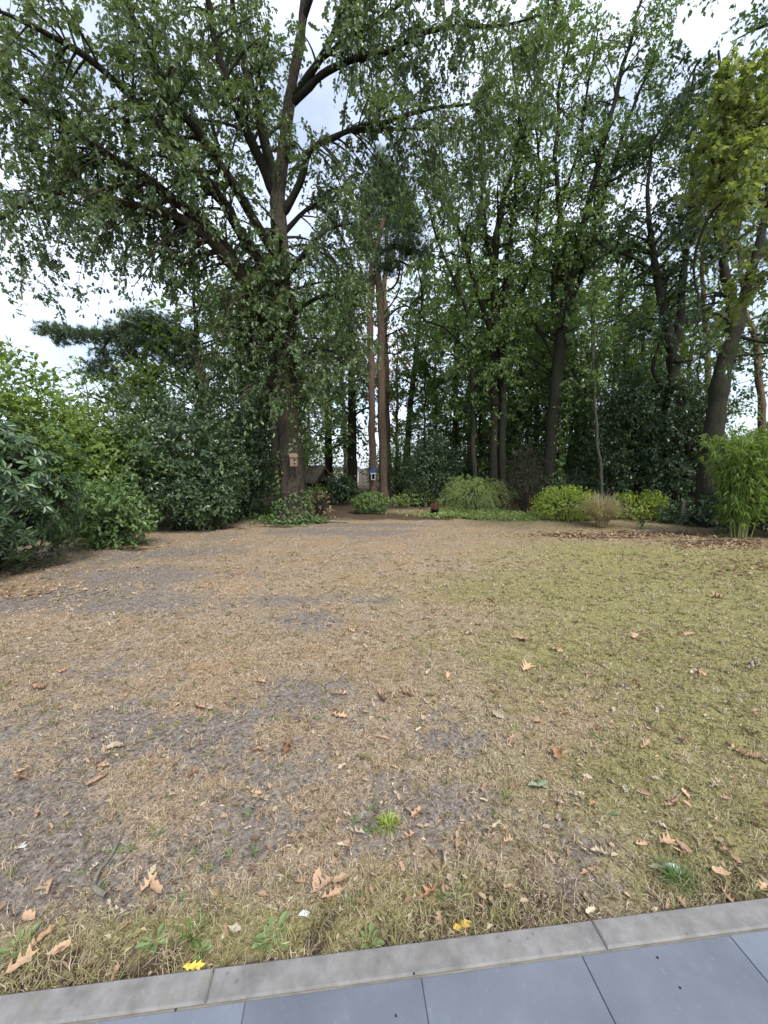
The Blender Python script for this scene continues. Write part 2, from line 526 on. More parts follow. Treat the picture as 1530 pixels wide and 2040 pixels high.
def ground_mat():
    m, n, b, o = newmat('dry_lawn')
    t = node(n, 'ShaderNodeTexCoord')
    P = t.outputs['Object']

    def nzv(scale, det=6.0, ro=0.6):
        x = node(n, 'ShaderNodeTexNoise', Scale=scale, Detail=det, Roughness=ro)
        n.links.new(P, x.inputs['Vector'])
        return x.outputs['Fac']

    def attr(a):
        return node(n, 'ShaderNodeAttribute', attribute_name=a).outputs['Fac']

    def rmp(v, stops):
        r = ramp(n, stops)
        n.links.new(v, r.inputs[0])
        return r.outputs[0]
    fine, mid = nzv(95, 5, 0.7), nzv(22, 6, 0.7)
    straw = rmp(fine, [(0.32, (0.17, 0.118, 0.072)), (0.5, (0.38, 0.295, 0.21)), (0.68, (0.60, 0.49, 0.355))])
    straw = mixc(n, rmp(nzv(2.2, 3), [(0.4, (0, 0, 0)), (0.65, (1, 1, 1))]), straw, rmp(fine, [(0.3, (0.14, 0.108, 0.068)), (0.7, (0.45, 0.36, 0.24))]))
    straw = mixc(n, rmp(nzv(1.1, 4, 0.6), [(0.46, (0, 0, 0)), (0.62, (0.7, 0.7, 0.7))]), straw, rmp(fine, [(0.32, (0.20, 0.12, 0.06)), (0.5, (0.42, 0.28, 0.155)), (0.68, (0.62, 0.45, 0.27))]))
    green = rmp(fine, [(0.32, (0.14, 0.132, 0.052)), (0.5, (0.31, 0.285, 0.12)), (0.7, (0.52, 0.475, 0.225))])
    soil = rmp(mid, [(0.3, (0.18, 0.152, 0.125)), (0.55, (0.29, 0.255, 0.215)), (0.75, (0.45, 0.41, 0.36))])
    soil = mixc(n, rmp(nzv(60, 4, 0.7), [(0.5, (0, 0, 0)), (0.62, (1, 1, 1))]), soil, (0.17, 0.14, 0.115))
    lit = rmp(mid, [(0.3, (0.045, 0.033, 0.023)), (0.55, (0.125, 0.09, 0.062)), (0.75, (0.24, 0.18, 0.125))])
    brk = rmp(nzv(26, 9, 0.8), [(0.36, (0, 0, 0)), (0.64, (1, 1, 1))])
    brk2 = rmp(nzv(7.5, 6, 0.7), [(0.36, (0, 0, 0)), (0.64, (1, 1, 1))])
    brk = mixc(n, 0.45, brk, brk2)

    def soft(a, k=1.5):
        x = node(n, 'ShaderNodeMath', operation='ADD')
        y = node(n, 'ShaderNodeMath', operation='MULTIPLY_ADD')
        n.links.new(brk, y.inputs[0])
        y.inputs[1].default_value = k
        y.inputs[2].default_value = -k / 2
        n.links.new(attr(a), x.inputs[0])
        n.links.new(y.outputs[0], x.inputs[1])
        x.use_clamp = True
        r = ramp(n, [(0.32, (0, 0, 0)), (0.68, (1, 1, 1))])
        n.links.new(x.outputs[0], r.inputs[0])
        return r.outputs[0]
    c = mixc(n, attr('green'), straw, green)
    c = mixc(n, soft('soil'), c, soil)
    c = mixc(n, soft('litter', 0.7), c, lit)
    # dark earth, and shade in gaps between the tufts, painted into the colour
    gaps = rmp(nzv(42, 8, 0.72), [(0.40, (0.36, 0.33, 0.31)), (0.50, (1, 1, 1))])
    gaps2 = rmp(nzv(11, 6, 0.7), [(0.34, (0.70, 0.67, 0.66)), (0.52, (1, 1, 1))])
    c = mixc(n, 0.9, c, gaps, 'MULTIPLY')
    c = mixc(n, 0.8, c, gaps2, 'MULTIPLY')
    n.links.new(c, b.inputs['Base Color'])
    b.inputs['Roughness'].default_value = 0.95
    b.inputs['Specular IOR Level'].default_value = 0.1
    h = mixc(n, 0.5, fine, mid)
    bp = node(n, 'ShaderNodeBump', Strength=0.9, Distance=0.03)
    n.links.new(h, bp.inputs['Height'])
    n.links.new(bp.outputs[0], b.inputs['Normal'])
    return m


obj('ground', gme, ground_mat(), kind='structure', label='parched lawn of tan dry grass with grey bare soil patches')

# ------------------------------------------------------------------ patio: kerb stones and slabs, each a piece
def stone_mat(name, c1, c2, fleck, scale=7.0, rough=0.6, spots=None):
    m, n, b, o = newmat(name)
    t = node(n, 'ShaderNodeTexCoord')
    g = node(n, 'ShaderNodeNewGeometry')
    n1 = node(n, 'ShaderNodeTexNoise', Scale=scale, Detail=8.0, Roughness=0.62)
    n2 = node(n, 'ShaderNodeTexNoise', Scale=44.0, Detail=4.0, Roughness=0.6)
    mpn = node(n, 'ShaderNodeMapping')
    mpn.inputs['Scale'].default_value = (1.6, 1.0, 1)
    mpn.inputs['Rotation'].default_value = (0, 0, 0.6)
    n.links.new(g.outputs['Position'], mpn.inputs[0])
    n.links.new(g.outputs['Position'], n1.inputs['Vector'])
    n.links.new(mpn.outputs[0], n2.inputs['Vector'])
    r = ramp(n, [(0.3, c1), (0.7, c2)])
    n.links.new(n1.outputs['Fac'], r.inputs[0])
    r2 = ramp(n, [(0.60, (0, 0, 0)), (0.72, (1, 1, 1))])
    n.links.new(n2.outputs['Fac'], r2.inputs[0])
    ff = node(n, 'ShaderNodeMath', operation='MULTIPLY')
    n.links.new(r2.outputs[0], ff.inputs[0])
    ff.inputs[1].default_value = 0.22
    c = mixc(n, ff.outputs[0], r.outputs[0], fleck)
    if spots:
        v = node(n, 'ShaderNodeTexVoronoi', Scale=26.0, Randomness=1.0)
        n.links.new(g.outputs['Position'], v.inputs['Vector'])
        n4 = node(n, 'ShaderNodeTexNoise', Scale=3.2, Detail=2.0)
        n.links.new(g.outputs['Position'], n4.inputs['Vector'])
        r3 = ramp(n, [(0.13, (1, 1, 1)), (0.22, (0, 0, 0))])
        n.links.new(v.outputs['Distance'], r3.inputs[0])
        r4 = ramp(n, [(0.50, (0, 0, 0)), (0.60, (0.6, 0.6, 0.6))])
        n.links.new(n4.outputs['Fac'], r4.inputs[0])
        sp = mixc(n, 1.0, r3.outputs[0], r4.outputs[0], 'MULTIPLY')
        c = mixc(n, sp, c, spots)
        n5 = node(n, 'ShaderNodeTexNoise', Scale=9.0, Detail=5.0, Roughness=0.7)
        n.links.new(g.outputs['Position'], n5.inputs['Vector'])
        r5 = ramp(n, [(0.5, (0, 0, 0)), (0.7, (0.55, 0.55, 0.55))])
        n.links.new(n5.outputs['Fac'], r5.inputs[0])
        c = mixc(n, r5.outputs[0], c, (0.17, 0.165, 0.13))
    inf = node(n, 'ShaderNodeObjectInfo')
    hs = node(n, 'ShaderNodeHueSaturation')
    mr = node(n, 'ShaderNodeMapRange')
    mr.inputs['To Min'].default_value = 0.88
    mr.inputs['To Max'].default_value = 1.08
    n.links.new(inf.outputs['Random'], mr.inputs['Value'])
    n.links.new(mr.outputs[0], hs.inputs['Value'])
    st_ = node(n, 'ShaderNodeTexNoise', Scale=1.7, Detail=5.0, Roughness=0.6)
    n.links.new(g.outputs['Position'], st_.inputs['Vector'])
    sr = ramp(n, [(0.35, (0.80, 0.79, 0.77)), (0.6, (1, 1, 1))])
    n.links.new(st_.outputs['Fac'], sr.inputs[0])
    c = mixc(n, 0.8, c, sr.outputs[0], 'MULTIPLY')
    n.links.new(c, hs.inputs['Color'])
    n.links.new(hs.outputs[0], b.inputs['Base Color'])
    b.inputs['Roughness'].default_value = rough
    bp = node(n, 'ShaderNodeBump', Strength=0.25, Distance=0.004)
    n.links.new(n1.outputs['Fac'], bp.inputs['Height'])
    n.links.new(bp.outputs[0], b.inputs['Normal'])
    return m


M['slab'] = stone_mat('bluestone_slab', (0.13, 0.15, 0.182), (0.18, 0.203, 0.238), (0.32, 0.345, 0.37), 4.0, 0.5)
M['kerb'] = stone_mat('kerb_stone', (0.14, 0.137, 0.128), (0.28, 0.273, 0.262), (0.44, 0.43, 0.41), 11.0, 0.75, (0.12, 0.115, 0.08))
M['mortar'] = plain_mat('mortar_bed', (0.20, 0.18, 0.15), 0.95)


def slab_mesh(l, wd, h, bev=0.004):
    """bevelled slab, corner at origin, top at z = 0"""
    def rg(i, z):
        return [[i, i, z], [l - i, i, z], [l - i, wd - i, z], [i, wd - i, z]]
    V = rg(0, -h) + rg(0, -bev) + rg(bev, 0)
    F = [[k * 4 + i, k * 4 + (i + 1) % 4, (k + 1) * 4 + (i + 1) % 4, (k + 1) * 4 + i] for k in range(2) for i in range(4)] + [[8, 9, 10, 11]]
    return mesh(V, np.array(F))


ea = math.atan2(EU[1], EU[0])
# the bed lies under the slabs, turned with the lawn edge
bm_ = MB().box((0, -2.21, -0.03), (9, 4.4, 0.103))
patio = bm_.build('patio', M['mortar'], kind='structure', label='patio of blue grey stone slabs with a pale kerb along the lawn')
mid_e = (EDGE_A + EDGE_B) / 2
patio.location = (mid_e[0], mid_e[1], 0.012)
patio.rotation_euler = (0, 0, ea)


def local(p):
    d = np.asarray(p) - np.array(patio.location)
    return d[0] * EU[0] + d[1] * EU[1], d[0] * EN[0] + d[1] * EN[1]


KW, TL = 0.092, 0.565
k0 = local(G(425, 1927, .04))[0]
k1 = local(G(1177, 1832, .04))[0]
kl = k1 - k0
kme = slab_mesh(kl - 0.003, KW, 0.07, 0.006)
for i in range(-2, 3):
    o = obj('kerb_stone', kme, M['kerb'], patio)
    o.location = (k0 + i * kl + 0.0035, -KW, 0.030 + 0.0012 * (i % 2))
t0 = local(G(837, 1937, .04))[0]
tme = slab_mesh(TL - 0.0025, TL - 0.0025, 0.05, 0.002)
for r_ in range(4):
    for i in range(-5, 6):
        o = obj('paving_slab', tme, M['slab'], patio)
        o.location = (t0 + i * TL + 0.002 + (0.28 if r_ % 2 else 0), -KW - 0.006 - (r_ + 1) * TL, 0.027 + 0.0006 * ((i * 7 + r_ * 3) % 3))
        o.rotation_euler = (0, 0, 0)

# ------------------------------------------------------------------ leaves
def tmpl(outl, fold=0.15, curl=0.0, halves=True):
    """leaf outline (u along, v half width), base to tip -> two halves folded on the midrib"""
    u = np.array([p[0] for p in outl])
    v = np.array([p[1] for p in outl])
    k = len(u)
    V = [(u[0], 0, 0)] + [(u[i], v[i], fold * v[i] - curl * u[i] ** 2) for i in range(1, k - 1)] + [(1, 0, -curl)] \
        + [(u[i], -v[i], fold * v[i] - curl * u[i] ** 2) for i in range(k - 2, 0, -1)]
    a = list(range(k))
    b = [0] + list(range(k - 1, 2 * k - 2))
    return np.array(V), np.array([a, b])


QUAD = (np.array([(0, 0, 0), (.45, .30, .06), (1, 0, -.08), (.45, -.30, .06)]), np.array([[0, 1, 2, 3]]))
OVAL = tmpl([(0, 0), (.28, .24), (.68, .23), (1, 0)], 0.25, 0.15)
LANCE = tmpl([(0, 0), (.25, .085), (.6, .075), (1, 0)], 0.3, 0.25)
RHODO = tmpl([(0, 0), (.30, .13), (.62, .17), (.88, .10), (1, 0)], 0.3, 0.18)
OAK = tmpl([(0, 0), (.30, .26), (.45, .11), (.66, .30), (1, 0)], 0.25, 0.2)
MAPLE = tmpl([(0, 0), (.02, .42), (.34, .24), (.50, .60), (.66, .22), (1, 0)], 0.2, 0.2)
NEEDLE = (np.array([(0, .012, 0), (0, -.012, 0), (1, 0, -.05)]), np.array([[0, 1, 2]]))


def leaves(P, D, N, size, tpl, tint=None):
    V0, F0 = tpl
    n = len(P)
    D = nrm(D)
    Sd = nrm(np.cross(N, D))
    N = np.cross(D, Sd)
    size = np.broadcast_to(size, (n,))[:, None, None]
    V = P[:, None, :] + size * (D[:, None, :] * V0[None, :, 0:1] + Sd[:, None, :] * V0[None, :, 1:2] + N[:, None, :] * V0[None, :, 2:3])
    k = len(V0)
    F = (np.arange(n) * k)[:, None, None] + F0[None]
    if tint is None:
        tint = rng.random(n)
    return mesh(V.reshape(-1, 3), F.reshape(-1, F0.shape[1]), False, {'tint': np.repeat(tint, len(F0))})


def rdir(n):
    return nrm(rng.normal(size=(n, 3)))


def limb_pts(pts, wob=0.04):
    """pts rows (x,y,z,r) -> resampled, slightly crooked"""
    p = np.asarray(pts, float)
    ln = np.linalg.norm(np.diff(p[:, :3], axis=0), axis=1).sum()
    q = spline(p, max(6, int(ln / 0.22)))
    n = len(q)
    t = np.linspace(0, ln, n)
    for ax in range(3):
        ph, ph2 = rng.random(2) * 100
        q[:, ax] += wob * (np.sin(t * 1.9 + ph) * .6 + np.sin(t * 4.3 + ph2) * .4) * np.clip(t / 1.5, 0, 1) * (0.4 if ax == 2 else 1) * np.clip(1.3 - q[:, 3] * 4, .3, 1)
    kn = max(3, int(ln / .55))                                   # kinks where old side shoots left
    off = rng.normal(size=(kn, 3)) * wob * .9
    off[0] = 0
    for ax in range(3):
        q[:, ax] += np.interp(np.linspace(0, kn - 1, n), np.arange(kn), off[:, ax]) * np.clip(t / 1.5, 0, 1) * np.clip(1.15 - q[:, 3] * 6, .12, 1)
    q[:, 3] *= 1 + .06 * np.sin(t * 5.3 + rng.random() * 6) + .05 * rng.normal(size=n)
    q[:, 3] = np.maximum(q[:, 3], 0.008)
    return q


def P4(depth, rows, dd=None):
    """rows (px,py,r[,depth]) -> world rows"""
    outp = []
    for r in rows:
        d = r[3] if len(r) > 3 else depth
        outp.append([*at(r[0], r[1], d), r[2]])
    return outp


def grow(limbs, sub_per_m=2.2, sub_len=1.6, t0=0.2, twigs=7, twig_len=0.55, per=10, size=0.13, up=0.25, sag=0.12, spread=1.0, jit=0.10, zmin=0.4, skip=()):
    """side branches, twigs and leaf positions along limbs"""
    SP, SR = [], []
    for li_, q in enumerate(limbs):
        if li_ in skip:
            continue
        ln = np.linalg.norm(np.diff(q[:, :3], axis=0), axis=1).sum()
        n = int(ln * (1 - t0) * sub_per_m)
        if n < 1:
            continue
        t = t0 + (1 - t0) * rng.random(n)
        idx = np.minimum((t * (len(q) - 1)).astype(int), len(q) - 2)
        p = q[idx, :3]
        T = nrm(q[idx + 1, :3] - p)
        R = rdir(n)
        R = nrm(R - T * (R * T).sum(1, keepdims=True))
        d = nrm(T * 0.55 + R * spread + np.array([0, 0, up]))
        Ls = sub_len * (0.45 + 0.75 * rng.random(n)) * (1.15 - 0.5 * t)
        K = 6
        s = np.linspace(0, 1, K)[None, :, None]
        bend = rdir(n)[:, None, :] * 0.22
        path = p[:, None, :] + Ls[:, None, None] * (d[:, None, :] * s + bend * s ** 2 + np.array([0, 0, -sag]) * s ** 2)
        r0 = np.clip(q[idx, 3] * 0.42, 0.012, 0.05)
        SP.append(path)
        SR.append(r0[:, None] * (1 - 0.8 * np.linspace(0, 1, K))[None])
    SP, SR = np.concatenate(SP), np.concatenate(SR)
    n = len(SP)
    # twigs
    m = n * twigs
    bi = np.repeat(np.arange(n), twigs)
    t = 0.2 + 0.8 * rng.random(m)
    f = t * 4.999
    k = f.astype(int)
    fr = (f - k)[:, None]
    p = SP[bi, k] * (1 - fr) + SP[bi, k + 1] * fr
    T = nrm(SP[bi, k + 1] - SP[bi, k])
    d = nrm(T * 0.6 + rdir(m) * 0.9 + np.array([0, 0, 0.05]))
    lt = twig_len * (0.5 + rng.random(m))
    s = np.linspace(0, 1, 3)[None, :, None]
    TP = p[:, None, :] + lt[:, None, None] * (d[:, None, :] * s + np.array([0, 0, -sag * 1.6]) * s ** 2)
    TR = np.broadcast_to(np.array([0.006, 0.0045, 0.002]), (m, 3))
    # leaves
    q = m * per
    ti = np.repeat(np.arange(m), per)
    u = (0.15 + 0.85 * rng.random(q) ** 0.8)[:, None]
    base = TP[ti, 0] * (1 - u) + TP[ti, 2] * u + rdir(q) * jit * rng.random((q, 1))
    D = nrm(d[ti] * 0.5 + rdir(q) * 0.8 + np.array([0, 0, -0.35]))
    N = nrm(np.array([0, 0, 1.0]) + rdir(q) * 0.75)
    sz = size * (0.6 + 0.7 * rng.random(q))
    clump = rng.random(n)[bi][ti]
    tint = np.clip(0.25 + 0.5 * clump * rng.random(q) + 0.3 * (rng.random(q) - 0.4), 0, 1)
    ok = (base[:, 2] > zmin)
    return (SP, SR), (TP, TR), (base[ok], D[ok], N[ok], sz[ok], tint[ok])


def tree(name, label, cat, limbs, bark, leafm, tpl, ori=None, group=None, trunk_n=1, sides=12, flare=0.0, gen=None, extra=None, jointwig=True):
    """limbs: list of row lists; the first trunk_n are trunks"""
    Q = [limb_pts(l) for l in limbs]
    o3 = np.array(Q[0][0, :3])
    o3[2] = 0
    root = thing(name, label, cat, tuple(o3), 0, group)
    for i, q in enumerate(Q):
        r = q[:, 3].copy()
        p = q[:, :3].copy() - o3
        if i < trunk_n:
            if flare:
                r *= 1 + flare * np.exp(-np.clip(p[:, 2], 0, 99) / 0.35)
            p[0, 2] = min(p[0, 2], -0.1)
        V, F = tubes(p, r, sides if i < trunk_n else max(7, sides - 3))
        if i < trunk_n:   # uneven, fluted stem
            c = np.repeat(p, sides, axis=0)
            ang = np.tile(np.linspace(0, 2 * math.pi, sides, endpoint=False), len(p))
            V = c + (V - c) * (1 + 0.05 * np.sin(3 * ang + 1) + 0.04 * np.sin(5 * ang + V[:, 2] * 1.5))[:, None]
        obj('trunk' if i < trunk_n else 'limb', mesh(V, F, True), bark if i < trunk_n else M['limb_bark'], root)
    g = dict(gen or {})
    sub, tw, lf = grow(Q, **g)
    parts = [sub]
    if extra:
        for e in extra(Q):
            parts.append(e[0])
            tw = (np.concatenate([tw[0], e[1][0]]), np.concatenate([tw[1], e[1][1]]))
            lf = tuple(np.concatenate([a, b]) for a, b in zip(lf, e[2]))
    SP = np.concatenate([x[0] for x in parts]) - o3
    SR = np.concatenate([x[1] for x in parts])
    V, F = tubes(SP, SR, 5)
    V2, F2 = tubes(tw[0] - o3, tw[1], 3)
    obj('branches', mesh(np.vstack([V, V2]), np.vstack([F, F2 + len(V)]), True), bark, root)
    obj('crown', leaves(lf[0] - o3, lf[1], lf[2], lf[3], tpl, lf[4]), leafm, root)
    return root


# ------------------------------------------------------------------ the big oak
OD = 12.5
oak = [
    P4(OD, [(586, 1046, .400), (584, 1000, .368), (581, 930, .344), (576, 850, .320), (570, 750, .296), (566, 650, .280), (560, 550, .264), (556, 450, .240), (553, 380, .216), (562, 320, .170), (573, 240, .152), (590, 120, .134), (604, 20, .108), (612, -90, .072)]),
    P4(OD, [(562, 1042, .215, 12.6), (556, 930, .188, 12.6), (552, 850, .188, 12.6), (548, 740, .197, 12.6), (540, 660, .206, 12.6), (512, 600, .197, 12.4), (480, 550, .179, 12.1), (430, 490, .152, 11.6), (370, 440, .116, 11.2), (290, 408, .090, 10.8), (180, 385, .067, 10.4), (80, 390, .045, 10.1), (-20, 440, .027, 9.8)]),
    P4(OD, [(484, 552, .152, 12.1), (440, 478, .143, 11.7), (390, 432, .125, 11.3), (300, 368, .108, 10.8), (200, 300, .090, 10.4), (110, 232, .072, 10.1), (0, 182, .049, 9.8), (-110, 140, .027, 9.5)]),
    P4(OD, [(560, 580, .143, 12.4), (490, 480, .143, 12.0), (440, 400, .134, 11.5), (375, 320, .116, 11.0), (300, 232, .090, 10.4), (200, 140, .072, 9.9), (100, 72, .054, 9.5), (-20, 10, .027, 9.2)]),
    P4(OD, [(556, 520, .134, 12.4), (480, 395, .125, 11.8), (410, 285, .108, 11.1), (345, 195, .090, 10.5), (285, 80, .063, 10.0), (235, -40, .036, 9.6)]),
    P4(OD, [(553, 400, .152), (522, 330, .134, 12.3), (475, 225, .116, 11.9), (437, 110, .090, 11.5), (412, 0, .072, 11.2), (400, -90, .045, 11)]),
    P4(OD, [(550, 380, .161), (532, 300, .143, 12.6), (502, 175, .116, 12.7), (472, 65, .090, 12.8), (450, -50, .063, 12.9)]),
    P4(OD, [(585, 195, .108), (632, 125, .090, 12.1), (668, 55, .072, 11.8), (694, -10, .054, 11.5), (715, -80, .036, 11.3)]),
    P4(OD, [(583, 205, .108), (640, 152, .090, 12.2), (700, 124, .076, 11.9), (765, 105, .063, 11.6), (860, 68, .049, 11.2), (990, 56, .036, 10.8), (1080, 30, .018, 10.5)]),
    P4(OD, [(560, 430, .116), (598, 365, .099, 12.3), (618, 300, .081, 12.0), (680, 266, .067, 11.7), (760, 250, .054, 11.4), (860, 216, .040, 11.1), (970, 204, .022, 10.8)]),
    P4(OD, [(700, 262, .045, 11.6), (800, 256, .040, 11.8), (900, 258, .031, 12.0), (1010, 226, .018, 12.2)]),
    P4(OD, [(440, 310, .054, 11.6), (400, 180, .045, 11.8), (345, 120, .040, 12.0), (300, 60, .031, 12.2)]),
    P4(OD, [(420, 480, .054, 11.5), (330, 430, .045, 11.9), (220, 420, .036, 12.2), (110, 405, .027, 12.4), (40, 420, .018, 12.6)]),
    P4(OD, [(566, 560, .081, 12.3), (610, 500, .063, 11.9), (650, 460, .045, 11.6), (700, 440, .027, 11.3)]),
    P4(OD, [(568, 640, .072, 12.3), (620, 600, .054, 11.9), (660, 590, .040, 11.6), (705, 600, .027, 11.4)]),
    P4(OD, [(560, 470, .072, 12.6), (610, 420, .063, 12.9), (660, 390, .045, 13.2), (700, 350, .027, 13.4)]),
    P4(OD, [(570, 740, .054, 12.3), (620, 700, .045, 11.9), (660, 700, .031, 11.7), (690, 730, .018, 11.5)]),
    P4(OD, [(640, 118, .063, 12.1), (720, 60, .054, 11.9), (800, 10, .045, 11.6), (880, -50, .027, 11.4)]),
    P4(OD, [(604, 40, .081), (640, -60, .063, 12), (690, -160, .045, 11.5)]),
    P4(OD, [(300, 236, .054, 10.4), (180, 230, .045, 10.6), (70, 110, .036, 10.8), (-30, 60, .027, 11)]),
]


def oak_sprouts(Q):
    """leafy drooping shoots all round the stem"""
    seg = Q[0]
    i0, i1 = np.searchsorted(seg[:40, 2], [3.6, 9.5])
    a = grow([seg[i0:i1]], sub_per_m=10.5, sub_len=2.3, t0=0, twigs=9, twig_len=.55, per=11, size=.135, up=.05, sag=.55, spread=1.3)
    seg2 = Q[1]
    j0, j1 = np.searchsorted(seg2[:30, 2], [3.6, 7.5])
    b = grow([seg2[j0:j1]], sub_per_m=10, sub_len=2.2, t0=0, twigs=9, twig_len=.55, per=11, size=.135, up=.05, sag=.6, spread=1.3)
    return [a, b]


oak_t = tree('oak_tree', 'huge broad oak with a forked mossy trunk and ivy at its foot', 'tree', oak, M['oak_bark'], M['oak_leaf'], OAK,
             trunk_n=2, sides=20, flare=0.55, gen=dict(sub_per_m=6.4, sub_len=1.8, t0=.26, twigs=9, twig_len=.62, per=13, size=.13, up=.12, sag=.38, skip=(0,)), extra=oak_sprouts)

# ivy and its leaves at the foot of the oak
def ivy(n, cx, cy, r, z0, z1, parent, mat, a0=0, a1=2 * math.pi, size=.08, off=None):
    a = a0 + (a1 - a0) * rng.random(n)
    z = z0 + (z1 - z0) * rng.random(n) ** 1.8
    rr = r(z) + 0.02 + 0.10 * rng.random(n) * np.clip(1.2 - z, 0.25, 1)
    nr = np.stack([np.cos(a), np.sin(a), np.zeros(n)], 1)
    ox = off(z) if off else 0
    P = np.stack([cx + rr * np.cos(a) + ox, cy + rr * np.sin(a), z], 1)
    return obj('ivy', leaves(P, nrm(rdir(n) + np.array([0, 0, -.6]) + nr * .3), nrm(nr + rdir(n) * .5 + np.array([0, 0, .4])), size * (.6 + .7 * rng.random(n)), OAK), mat, parent)


ivy(900, 0, 0, lambda z: .48 + .16 * np.exp(-z / .35) - .06 * z, 0.0, 1.0, oak_t, M['mid_leaf'], size=.10)
ivy(700, -0.25, .1, lambda z: .30 + .1 * np.exp(-z / .35), 0.0, 2.2, oak_t, M['mid_leaf'], 2.2, 5.2, .11)

# ------------------------------------------------------------------ stems of the wood behind the lawn
tree('multi_stem_tree', 'tall tree of several slender upright stems behind the weeping pale shrub', 'tree', [
    P4(16.5, [(985, 1016, .212), (985, 850, .196), (988, 700, .170), (985, 560, .153), (992, 450, .128), (1030, 300, .093), (1075, 150, .068), (1105, 30, .043), (1120, -80, .025)]),
    P4(16.3, [(1002, 1016, .145), (1001, 850, .136), (1002, 700, .119), (1008, 560, .111), (1022, 420, .085), (1034, 300, .068), (1030, 180, .051), (1010, 60, .034)]),
    P4(16.0, [(945, 1016, .102), (943, 900, .093), (942, 800, .085), (936, 700, .076), (925, 610, .068), (880, 500, .051), (855, 420, .034), (840, 350, .025)]),
    P4(16.5, [(986, 690, .102), (960, 610, .093), (932, 520, .085), (905, 430, .068), (882, 360, .051), (872, 280, .034)]),
    P4(16.5, [(988, 560, .085), (965, 450, .076), (960, 330, .060), (975, 200, .043), (960, 90, .034)]),
    P4(16.4, [(1004, 650, .076), (1050, 560, .068), (1070, 440, .051), (1075, 320, .043), (1060, 200, .025)]),
    P4(16.4, [(936, 700, .043, 16), (890, 660, .038, 15.6), (840, 640, .030, 15.3)]),
], M['dark_bark'], M['mid_leaf'], QUAD, trunk_n=3, flare=.2,
    gen=dict(sub_per_m=4.2, sub_len=1.9, t0=.22, twigs=8, twig_len=.7, per=14, size=.13, up=.2, sag=.3))

ivy_t = tree('ivy_clad_tree', 'tall twin stemmed tree with ivy up its dark trunk, beside the brown shrub', 'tree', [
    P4(15.8, [(1092, 1017, .255), (1096, 900, .238), (1106, 780, .221), (1117, 680, .204), (1128, 600, .178), (1150, 500, .153), (1170, 420, .128), (1192, 330, .102), (1218, 230, .085), (1250, 100, .060), (1285, -20, .034)]),
    P4(15.8, [(1118, 690, .136), (1106, 600, .128), (1110, 500, .111), (1114, 400, .085), (1106, 300, .068), (1115, 180, .051), (1135, 60, .034)]),
    P4(15.8, [(1130, 620, .102), (1160, 540, .093), (1190, 430, .076), (1222, 330, .068), (1265, 210, .051), (1310, 90, .034)]),
    P4(15.8, [(1112, 730, .068), (1075, 660, .060), (1048, 610, .043), (1030, 590, .025)]),
    P4(15.6, [(1180, 385, .060), (1260, 330, .051), (1330, 240, .043), (1390, 120, .030)]),
    P4(15.9, [(1117, 400, .060), (1150, 300, .051), (1170, 180, .043), (1190, 60, .025)]),
], M['dark_bark'], M['mid_leaf'], QUAD, flare=.2,
    gen=dict(sub_per_m=4.4, sub_len=1.9, t0=.22, twigs=8, twig_len=.7, per=14, size=.13, up=.2, sag=.3))
ivy(900, 0.05, 0, lambda z: .30 - .01 * z, 0.2, 5.0, ivy_t, M['mid_leaf'], size=.14, off=lambda z: .07 * z)

tree('grey_stem_tree', 'thin pale grey stem leaning slightly behind the dry grass clump', 'tree', [
    P4(13.6, [(1204, 1032, .051), (1196, 930, .047), (1190, 860, .043), (1184, 780, .038), (1182, 700, .034), (1180, 640, .025), (1176, 590, .013)]),
    P4(13.6, [(1186, 720, .030), (1215, 690, .025), (1255, 662, .017)]),
], M['grey_bark'], M['mid_leaf'], QUAD, gen=dict(sub_per_m=3, sub_len=1.1, t0=.45, twigs=6, twig_len=.6, per=8, size=.16))

tree('crooked_tree', 'crooked dark tree forking low above the layered beech', 'tree', [
    P4(14.5, [(1338, 1024, .255), (1336, 900, .238), (1338, 800, .221), (1342, 730, .204), (1338, 690, .196), (1326, 640, .153), (1316, 590, .128), (1308, 540, .111), (1296, 470, .085), (1290, 380, .060), (1300, 280, .034)]),
    P4(14.5, [(1340, 700, .153), (1352, 650, .136), (1358, 580, .119), (1368, 490, .093), (1378, 380, .068), (1372, 260, .043), (1385, 130, .025)]),
    P4(14.5, [(1336, 790, .085), (1318, 770, .076), (1300, 740, .068), (1310, 700, .060), (1325, 680, .043), (1300, 660, .034), (1270, 650, .025)]),
    P4(14.3, [(1345, 720, .060), (1390, 715, .047), (1420, 690, .034), (1450, 700, .017)]),
    P4(14.4, [(1310, 550, .060), (1260, 510, .051), (1215, 500, .034), (1180, 470, .025)]),
    P4(14.6, [(1365, 500, .068), (1410, 420, .051), (1440, 320, .043), (1450, 200, .025)]),
], M['dark_bark'], M['dark_leaf'], QUAD, flare=.25,
    gen=dict(sub_per_m=5.5, sub_len=1.7, t0=.42, twigs=7, twig_len=.6, per=9, size=.15, up=.15, sag=.2))

